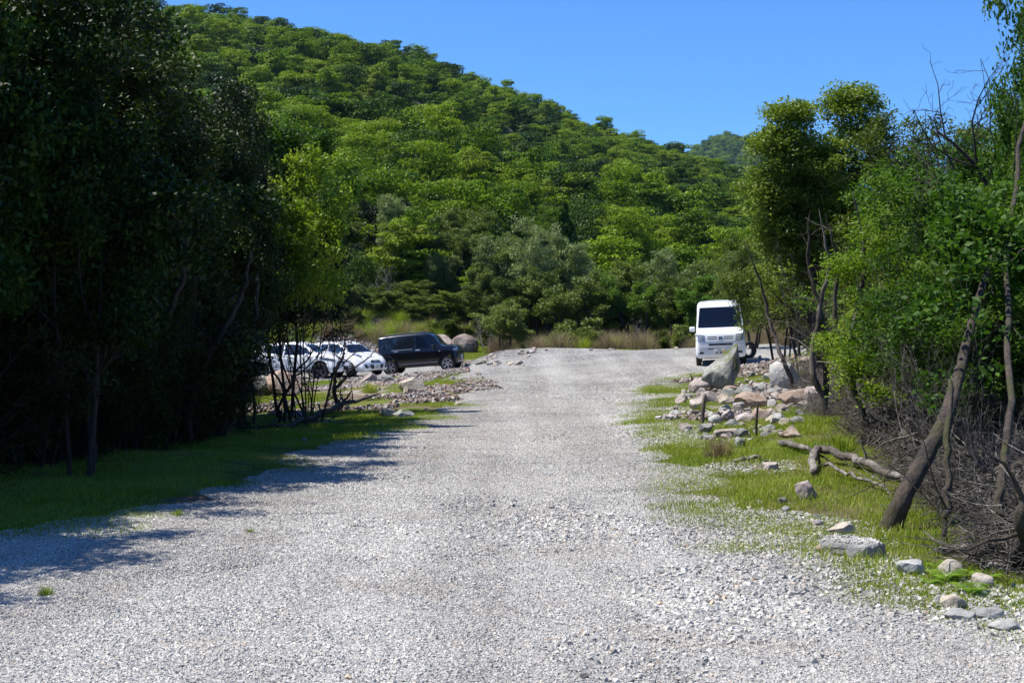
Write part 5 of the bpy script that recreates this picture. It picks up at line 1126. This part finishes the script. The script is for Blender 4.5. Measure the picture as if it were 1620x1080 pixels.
def mirror(side, x, y, z, mat, parent, s=1.):
    m_ = bevel_box('mirror', (.10 * s, .17 * s, .14 * s), (x, side * y, z), mat, parent, (0, 0, side * .15), .035); bevel_box('mirror_stalk', (.05, .10, .04), (.0, -side * .10, -.07), 'trim', m_, bev=.01); return m_
def plate(parent, loc, tilt=0., yaw=0., extra=False, front=1):
    p = bevel_box('number_plate', (.012, .33, .165), loc, 'plate_white', parent, (0, tilt, yaw), .004)
    # unreadable dark green characters, as strokes of the plate
    r_ = np.random.RandomState(int(abs(loc[1]) * 100) + 3)
    for k, (y, z, h, wd_) in enumerate([(-.10, -.02, .075, .014), (-.065, -.02, .075, .03), (-.02, -.02, .012, .02), (.02, -.02, .075, .03), (.065, -.02, .075, .03), (.0, .055, .025, .09), (-.11, -.02, .02, .02)]):
        bevel_box('character', (.004, wd_, h), (.0075 * front, y, z), 'plate_ink', p, bev=.001)
    if extra: bevel_box('yellow_mark', (.004, .05, .14), (.0075 * front, .13, 0), 'yellow_mark', p, bev=.001)
    return p

def place_car(t, px, py, Y, yaw):
    """yaw: heading of the nose in the ground plane, 0 = +x"""
    x = wx(px, Y); ax = [(1.2, .65), (1.2, -.65), (-1.2, .65), (-1.2, -.65)]; zz = [gz(x + a * math.cos(yaw) - b * math.sin(yaw), Y + a * math.sin(yaw) + b * math.cos(yaw)) for a, b in ax]
    pitch = -math.atan(((zz[0] + zz[1]) - (zz[2] + zz[3])) / 2 / 2.4); roll = math.atan(((zz[0] + zz[2]) - (zz[1] + zz[3])) / 2 / 1.3)
    t.location = (x, Y, sum(zz) / 4); t.rotation_euler = (roll, pitch, yaw)

# --- white boxy van ---
t = empty('white_van'); tag(t, 'white boxy van with dark windscreen facing the camera at the end of the gravel', 'van')
st = [(-1.70, .42, .95, 1.80, .66, .66, .58), (-1.66, .30, .95, 1.87, .725, .725, .64), (-1.0, .24, .95, 1.90, .735, .735, .65), (.4, .24, .95, 1.89, .735, .735, .65), (.95, .24, .95, 1.87, .735, .73, .645), (1.13, .24, .95, 1.80, .735, .73, .64),
      (1.42, .24, .98, 1.16, .735, .72, .69), (1.56, .24, .93, 1.02, .73, .70, .68), (1.64, .24, .86, .92, .715, .68, .66), (1.68, .26, .70, .74, .69, .66, .62), (1.70, .30, .55, .58, .66, .62, .58)]
bm_, bv = shell('body', st, [-1.15, 1.10], .28, 'white_paint'); obj('body', bm_, t)
patch('windshield', bv, [(.645, 1.14), (-.645, 1.14), (-.575, 1.73), (.575, 1.73)], '+x', .008, 'windscreen', t, res=12)
for s, d in ((1, '+y'), (-1, '-y')):
    patch('side_window', bv, [(.42, 1.05), (1.16, 1.05), (1.22, 1.12), (.98, 1.66), (.42, 1.68)], d, .006, 'glass', t)
    patch('rear_side_window', bv, [(-.55, 1.05), (.30, 1.05), (.30, 1.68), (-.55, 1.68)], d, .006, 'glass', t)
    patch('quarter_window', bv, [(-1.5, 1.08), (-.7, 1.05), (-.7, 1.68), (-1.5, 1.66)], d, .006, 'glass', t)
    patch('door_handle', bv, [(.45, .92), (.60, .92), (.60, .96), (.45, .96)], d, .03, 'white_paint', t, res=3)
    patch('side_marker', bv, [(1.32, .80), (1.40, .80), (1.40, .84), (1.32, .84)], d, .012, 'orange', t, res=3)
    mirror(s, 1.06, .81, 1.10, 'white_paint' if s < 0 else 'trim', t)
    h_ = patch('headlight', bv, [(s * .44, .72), (s * .69, .76), (s * .70, .96), (s * .46, .93)], '+x', .012, 'lamp', t, res=8); lathe_ = bevel_box('bulb', (.03, .10, .10), (1.675, s * .55, .83), 'chrome', h_, bev=.04)
    patch('fog_recess', bv, [(s * .50, .38), (s * .62, .38), (s * .62, .44), (s * .50, .44)], '+x', .006, 'trim', t, res=3)
g_ = patch('grille', bv, [(.43, .745), (-.43, .745), (-.43, .925), (.43, .925)], '+x', .010, 'white_paint', t, res=8)
for z in (.80, .86):
    for s in (-1, 1): patch('grille_slot', bv, [(s * .09, z), (s * .38, z), (s * .38, z + .020), (s * .09, z + .020)], '+x', .014, 'trim', g_, res=4)
em = patch('emblem', bv, [(.065, .785), (-.065, .785), (-.055, .885), (.055, .885)], '+x', .022, 'chrome', g_, res=3)
for (y0, y1, z0, z1) in [(-.035, -.018, .80, .87), (.018, .035, .80, .87), (-.018, .018, .828, .842)]: patch('emblem_bar', bv, [(y0, z0), (y1, z0), (y1, z1), (y0, z1)], '+x', .030, 'trim', em, res=2)
patch('air_intake', bv, [(.35, .615), (-.35, .615), (-.35, .675), (.35, .675)], '+x', .004, 'trim', t, res=6)
patch('lower_intake', bv, [(.02, .505), (-.37, .505), (-.37, .535), (.02, .535)][::-1], '+x', .004, 'trim', t, res=6)
patch('bumper_panel', bv, [(.62, .36), (-.62, .36), (-.62, .58), (.62, .58)], '+x', .003, 'silver', t, res=10).data.materials[0] = plain('lower_bumper', (.66, .67, .69), .4)
plate(t, (1.725, -.04, .43), extra=True)
bevel_box('windshield_sticker', (.006, .05, .05), (1.152, -.52, 1.69), 'plate_white', t, (0, -.45, 0), .002); bevel_box('windshield_sticker', (.006, .04, .05), (1.152, .50, 1.66), 'plate_white', t, (0, -.45, 0), .002)
bevel_box('wiper', (.012, .60, .014), (1.42, -.15, 1.16), 'trim', t, (-.05, 0, 0), .003)
for x, tn in ((1.10, .0), (-1.15, 0)):
    for s in (1, -1): wheel(x, (s, s * .655), .28, .15, t, 'silver', 8, turn=tn)
place_car(t, 1141, 578, 43.4, math.radians(-90 - 8))
vx = t.location
# dark tyre behind it
ty = empty('old_tyre', (wx(1184, 45.2), 45.2, gz(wx(1184, 45.2), 45.2)), .5); tag(ty, 'black tyre standing beside the rear corner of the white van', 'tyre')
k_ = lathe('tyre', [(.17, -.08), (.26, -.09), (.28, -.05), (.285, .0), (.28, .05), (.26, .09), (.17, .08), (.16, 0), (.17, -.08)], 'rubber', ty); k_.location = (0, 0, .27)

# --- black boxy small car ---
t = empty('black_car'); tag(t, 'black boxy small car parked side on at the end of the row by the rubble', 'car')
st = [(-1.70, .45, .95, 1.45, .62, .62, .55), (-1.66, .30, .98, 1.57, .715, .70, .60), (-1.1, .26, .99, 1.61, .735, .725, .62), (0, .26, .98, 1.63, .735, .725, .62), (.45, .26, .97, 1.60, .735, .725, .615), (.66, .26, .97, 1.50, .735, .72, .61),
      (1.02, .26, .99, 1.06, .735, .72, .68), (1.35, .26, .98, 1.03, .735, .715, .68), (1.58, .27, .93, .98, .73, .70, .66), (1.67, .30, .82, .86, .70, .66, .62), (1.70, .36, .60, .63, .64, .62, .58)]
bm_, bv = shell('body', st, [-1.20, 1.24], .31, 'black_paint'); obj('body', bm_, t)
patch('windshield', bv, [(.60, 1.05), (-.60, 1.05), (-.54, 1.50), (.54, 1.50)], '+x', .008, 'windscreen', t, res=12)
for s, d in ((1, '+y'), (-1, '-y')):
    patch('front_window', bv, [(-.02, 1.04), (.72, 1.04), (.80, 1.08), (.52, 1.48), (-.02, 1.50)], d, .006, 'glass' if s > 0 else 'light_glass', t) if False else patch('front_window', bv, [(-.02, 1.04), (.72, 1.04), (.80, 1.08), (.52, 1.48), (-.02, 1.50)], d, .006, 'windscreen', t)
    patch('rear_window', bv, [(-1.0, 1.06), (-.12, 1.04), (-.12, 1.50), (-1.0, 1.49)], d, .006, 'glass', t)
    patch('quarter_window', bv, [(-1.52, 1.08), (-1.12, 1.07), (-1.12, 1.48), (-1.50, 1.46)], d, .006, 'glass', t)
    patch('door_handle', bv, [(-.06, .93), (.12, .93), (.12, .97), (-.06, .97)], d, .03, 'chrome', t, res=3); patch('door_handle', bv, [(-1.0, .93), (-.80, .93), (-.80, .97), (-1.0, .97)], d, .03, 'chrome', t, res=3)
    patch('side_strip', bv, [(-1.1, 1.0), (-.2, 1.0), (-.2, 1.018), (-1.1, 1.018)], d, .012, 'silver', t, res=4)
    patch('side_sill', bv, [(-.82, .30), (.85, .30), (.85, .40), (-.82, .40)], d, .02, 'trim', t, res=5); patch('sill_strip', bv, [(-.8, .405), (.84, .405), (.84, .42), (-.8, .42)], d, .022, 'silver', t, res=5)
    patch('headlight', bv, [(s * .42, .80), (s * .68, .80), (s * .68, .93), (s * .42, .93)], '+x', .012, 'lamp', t, res=6); patch('headlight_side', bv, [(1.52, .82), (1.64, .82), (1.62, .92), (1.52, .92)], d, .012, 'lamp', t, res=4)
    patch('side_marker', bv, [(.92, .83), (.98, .83), (.98, .87), (.92, .87)], d, .014, 'silver', t, res=3); mirror(s, .72, .83, 1.06, 'black_paint', t, .9)
    patch('rear_light', bv, [(s * .56, .80), (s * .66, .80), (s * .64, 1.1), (s * .56, 1.1)], '-x', .01, 'red', t, res=4)
patch('grille', bv, [(.40, .78), (-.40, .78), (-.40, .92), (.40, .92)], '+x', .008, 'trim', t, res=4); patch('lower_grille', bv, [(.5, .42), (-.5, .42), (-.5, .66), (.5, .66)], '+x', .01, 'trim', t, res=6)
plate(t, (1.73, 0, .55)); patch('rear_glass', bv, [(.52, 1.1), (-.52, 1.1), (-.48, 1.45), (.48, 1.45)], '-x', .006, 'glass', t)
for s in (1, -1):
    r_ = polyline_obj('roof_rail', [(-1.35, s * .53, 1.60), (-1.2, s * .53, 1.665), (0, s * .53, 1.69), (.3, s * .53, 1.665), (.38, s * .53, 1.62)], [.014] * 5, 'bark', None, None, 5, 1, 0, sides=6); r_.data.materials[0] = M['trim']; r_.parent = t
    for x in (1.24, -1.20): wheel(x, (s, s * .65), .31, .165, t, 'rim', 6)
place_car(t, 669, 586, 61.0, math.radians(-10)); t.scale = (1.02, 1, 1.04)

# --- white compact hatchback, three quarter front ---
def hatch(name, lab, px, py, Y, yaw, L_, W_, H_, kind):
    t = empty(name); tag(t, lab, 'car'); a = L_ / 2; hw = W_ / 2
    if kind == 'round':
        st = [(-a, .45, .80, 1.05, hw * .78, hw * .78, hw * .68), (-a + .08, .32, .92, 1.22, hw * .93, hw * .92, hw * .72), (-a + .45, .25, .98, 1.43, hw * .98, hw * .97, hw * .74), (-.5, .22, .94, H_, hw, hw * .98, hw * .76), (.1, .22, .91, H_ - .03, hw, hw * .98, hw * .76), (.45, .22, .91, H_ - .16, hw, hw * .97, hw * .74),
              (1.02, .22, .93, 1.00, hw, hw * .95, hw * .84), (1.45, .22, .84, .90, hw * .98, hw * .90, hw * .78), (a - .22, .22, .70, .77, hw * .90, hw * .82, hw * .70), (a - .06, .24, .56, .60, hw * .78, hw * .70, hw * .6), (a, .30, .48, .50, hw * .62, hw * .56, hw * .5)]
        wh, wr = [-a + .62, a - .78], .30
    else:
        st = [(-a, .50, .90, 1.0, hw * .76, hw * .76, hw * .66), (-a + .12, .34, 1.04, 1.16, hw * .93, hw * .92, hw * .70), (-a + .75, .26, 1.06, 1.42, hw * 1.0, hw * .96, hw * .66), (-.35, .24, .99, H_, hw * .96, hw * .95, hw * .68), (.15, .24, .97, H_ - .03, hw * .96, hw * .95, hw * .69), (.5, .24, .97, H_ - .15, hw * .96, hw * .95, hw * .69),
              (1.10, .24, .99, 1.07, hw * .99, hw * .93, hw * .82), (1.50, .24, .93, 1.0, hw, hw * .88, hw * .76), (a - .25, .26, .80, .88, hw * .93, hw * .82, hw * .7), (a - .06, .30, .64, .68, hw * .80, hw * .70, hw * .6), (a, .36, .52, .55, hw * .64, hw * .58, hw * .5)]
        wh, wr = [-a + .80, a - .92], .345
    bm_, bv = shell('body', st, wh, wr, 'white_paint'); obj('body', bm_, t)
    zt = H_ - .17; patch('windshield', bv, [(1.0, -hw * .80), (1.0, hw * .80), (.46, hw * .66), (.46, -hw * .66)], '+z', .008, 'windscreen', t, res=10)
    for s, d in ((1, '+y'), (-1, '-y')):
        if kind == 'round':
            patch('front_window', bv, [(-.28, .98), (.80, .97), (.40, H_ - .15), (-.05, H_ - .09), (-.28, H_ - .10)], d, .006, 'glass', t); patch('rear_window', bv, [(-1.10, 1.03), (-.36, .99), (-.36, H_ - .10), (-.72, H_ - .11), (-1.0, H_ - .2)], d, .006, 'glass', t)
            patch('headlight', bv, [(a - .78, hw * s * .72), (a - .60, hw * s * .90), (a - .30, hw * s * .76), (a - .34, hw * s * .55)], '+z', .012, 'lamp', t, res=7)
            patch('fog_recess', bv, [(s * .46, .36), (s * .60, .36), (s * .62, .52), (s * .52, .50)], '+x', .008, 'trim', t, res=4)
        else:
            patch('front_window', bv, [(-.35, 1.03), (.88, 1.02), (.45, H_ - .13), (-.1, H_ - .08), (-.35, H_ - .09)], d, .006, 'glass', t); patch('rear_window', bv, [(-1.35, 1.16), (-.42, 1.03), (-.42, H_ - .09), (-.9, H_ - .14), (-1.25, H_ - .25)], d, .006, 'glass', t)
            patch('headlight', bv, [(a - .95, .87), (a - .35, .74), (a - .28, .80), (a - .55, .88)], d, .012, 'lamp', t, res=7); patch('sill_trim', bv, [(-1.0, .30), (.9, .30), (.9, .38), (-1.0, .38)], d, .015, 'trim', t, res=5)
            for wx_ in wh:
                V_ = []; F_ = []; ns = 22
                for i in range(ns + 1):
                    an = -.15 + (PI + .3) * i / ns
                    for rr in (wr + .045, wr + .095):
                        for yy in (.0, .02): V_.append((wx_ + rr * math.cos(an), s * (hw * .955 + yy), wr + rr * math.sin(an)))
                for i in range(ns):
                    b0_ = 4 * i; F_ += [(b0_, b0_ + 2, b0_ + 6, b0_ + 4), (b0_ + 1, b0_ + 5, b0_ + 7, b0_ + 3), (b0_ + 2, b0_ + 3, b0_ + 7, b0_ + 6), (b0_, b0_ + 4, b0_ + 5, b0_ + 1)]
                obj('arch_trim', np_mesh('arch_trim', np.array(V_), np.array(F_), [M['trim']]), t)
        mirror(s, .72, hw + .04, 1.0, 'white_paint', t); patch('door_handle', bv, [(-.30, .84), (-.12, .84), (-.12, .875), (-.30, .875)], d, .03, 'white_paint', t, res=3)
        patch('tail_light', bv, [(-a + .06, .82), (-a + .24, .84), (-a + .22, 1.0), (-a + .10, 1.0)], d, .01, 'red', t, res=4)
        for x in wh: wheel(x, (s, s * (hw * .97 - .085)), wr, .19, t, 'rim' if kind == 'round' else 'dark_rim', 7 if kind == 'round' else 5, .66 if kind == 'round' else .72)
    if kind == 'round':
        gr = patch('upper_grille', bv, [(.30, .60), (.22, .685), (-.22, .685), (-.30, .60), (-.14, .565), (.14, .565)], '+x', .008, 'trim', t); em = patch('emblem', bv, [(.07, .60), (-.07, .60), (-.07, .665), (.07, .665)], '+x', .025, 'chrome', gr, res=3)
        patch('grille_bar', bv, [(.26, .61), (.30, .62), (.08, .575), (.05, .60)], '+x', .016, 'chrome', gr, res=4); patch('grille_bar', bv, [(-.26, .61), (-.30, .62), (-.08, .575), (-.05, .60)], '+x', .016, 'chrome', gr, res=4)
        patch('lower_grille', bv, [(.40, .50), (-.40, .50), (-.30, .33), (.30, .33)], '+x', .008, 'trim', t, res=7); plate(t, (a + .035, 0, .42))
    else:
        patch('upper_grille', bv, [(.55, .68), (-.55, .68), (-.5, .72), (.5, .72)], '+x', .008, 'trim', t, res=6); patch('lower_grille', bv, [(.50, .52), (-.50, .52), (-.58, .36), (.58, .36)], '+x', .008, 'trim', t, res=7); plate(t, (a + .03, 0, .50))
        patch('bumper_recess', bv, [(a - .36, .40), (a - .16, .40), (a - .14, .60), (a - .30, .52)], '-y', .006, 'trim', t, res=4)
        patch('rear_spoiler', bv, [(-a + .62, -.45), (-a + .62, .45), (-a + .42, .42), (-a + .42, -.42)], '+z', .03, 'trim', t, res=5)
    place_car(t, px, py, Y, math.radians(yaw)); return t
hatch('white_hatchback', 'white rounded small hatchback between the black car and the other white car', 548, 592, 60.5, -41, 3.78, 1.665, 1.50, 'round')
hatch('white_crossover', 'white sporty crossover car nearest the shaded wood, partly behind bare branches', 476, 597, 59.5, -17, 4.38, 1.80, 1.54, 'sport')

# ------------------------------------------------------------------ air between the camera and the far mountain
import bmesh as _bm
hm = bpy.data.materials.new('haze_air'); hm.use_nodes = True; hn = hm.node_tree; hn.nodes.clear()
ho = hn.nodes.new('ShaderNodeOutputMaterial'); hv = hn.nodes.new('ShaderNodeVolumePrincipled'); hv.inputs['Color'].default_value = (.45, .72, 1, 1); hv.inputs['Density'].default_value = .00005; hv.inputs['Anisotropy'].default_value = .2
hn.links.new(hv.outputs[0], ho.inputs['Volume'])
zlo = min(float(GZ.min()), float(MZ.min())) - 1.5; zhi = max(float(GZ.max()) + 12, float(MZ.max()) + 18)
b_ = _bm.new(); _bm.ops.create_cube(b_, size=1); _bm.ops.scale(b_, vec=(2420, 2640, zhi - zlo), verts=b_.verts); hme = bpy.data.meshes.new('haze'); b_.to_mesh(hme); b_.free(); hme.materials.append(hm)
tag(obj('haze', hme, None, (0, 1105, (zlo + zhi) / 2)), 'thin bluish air that fades the far mountain', kind='stuff')
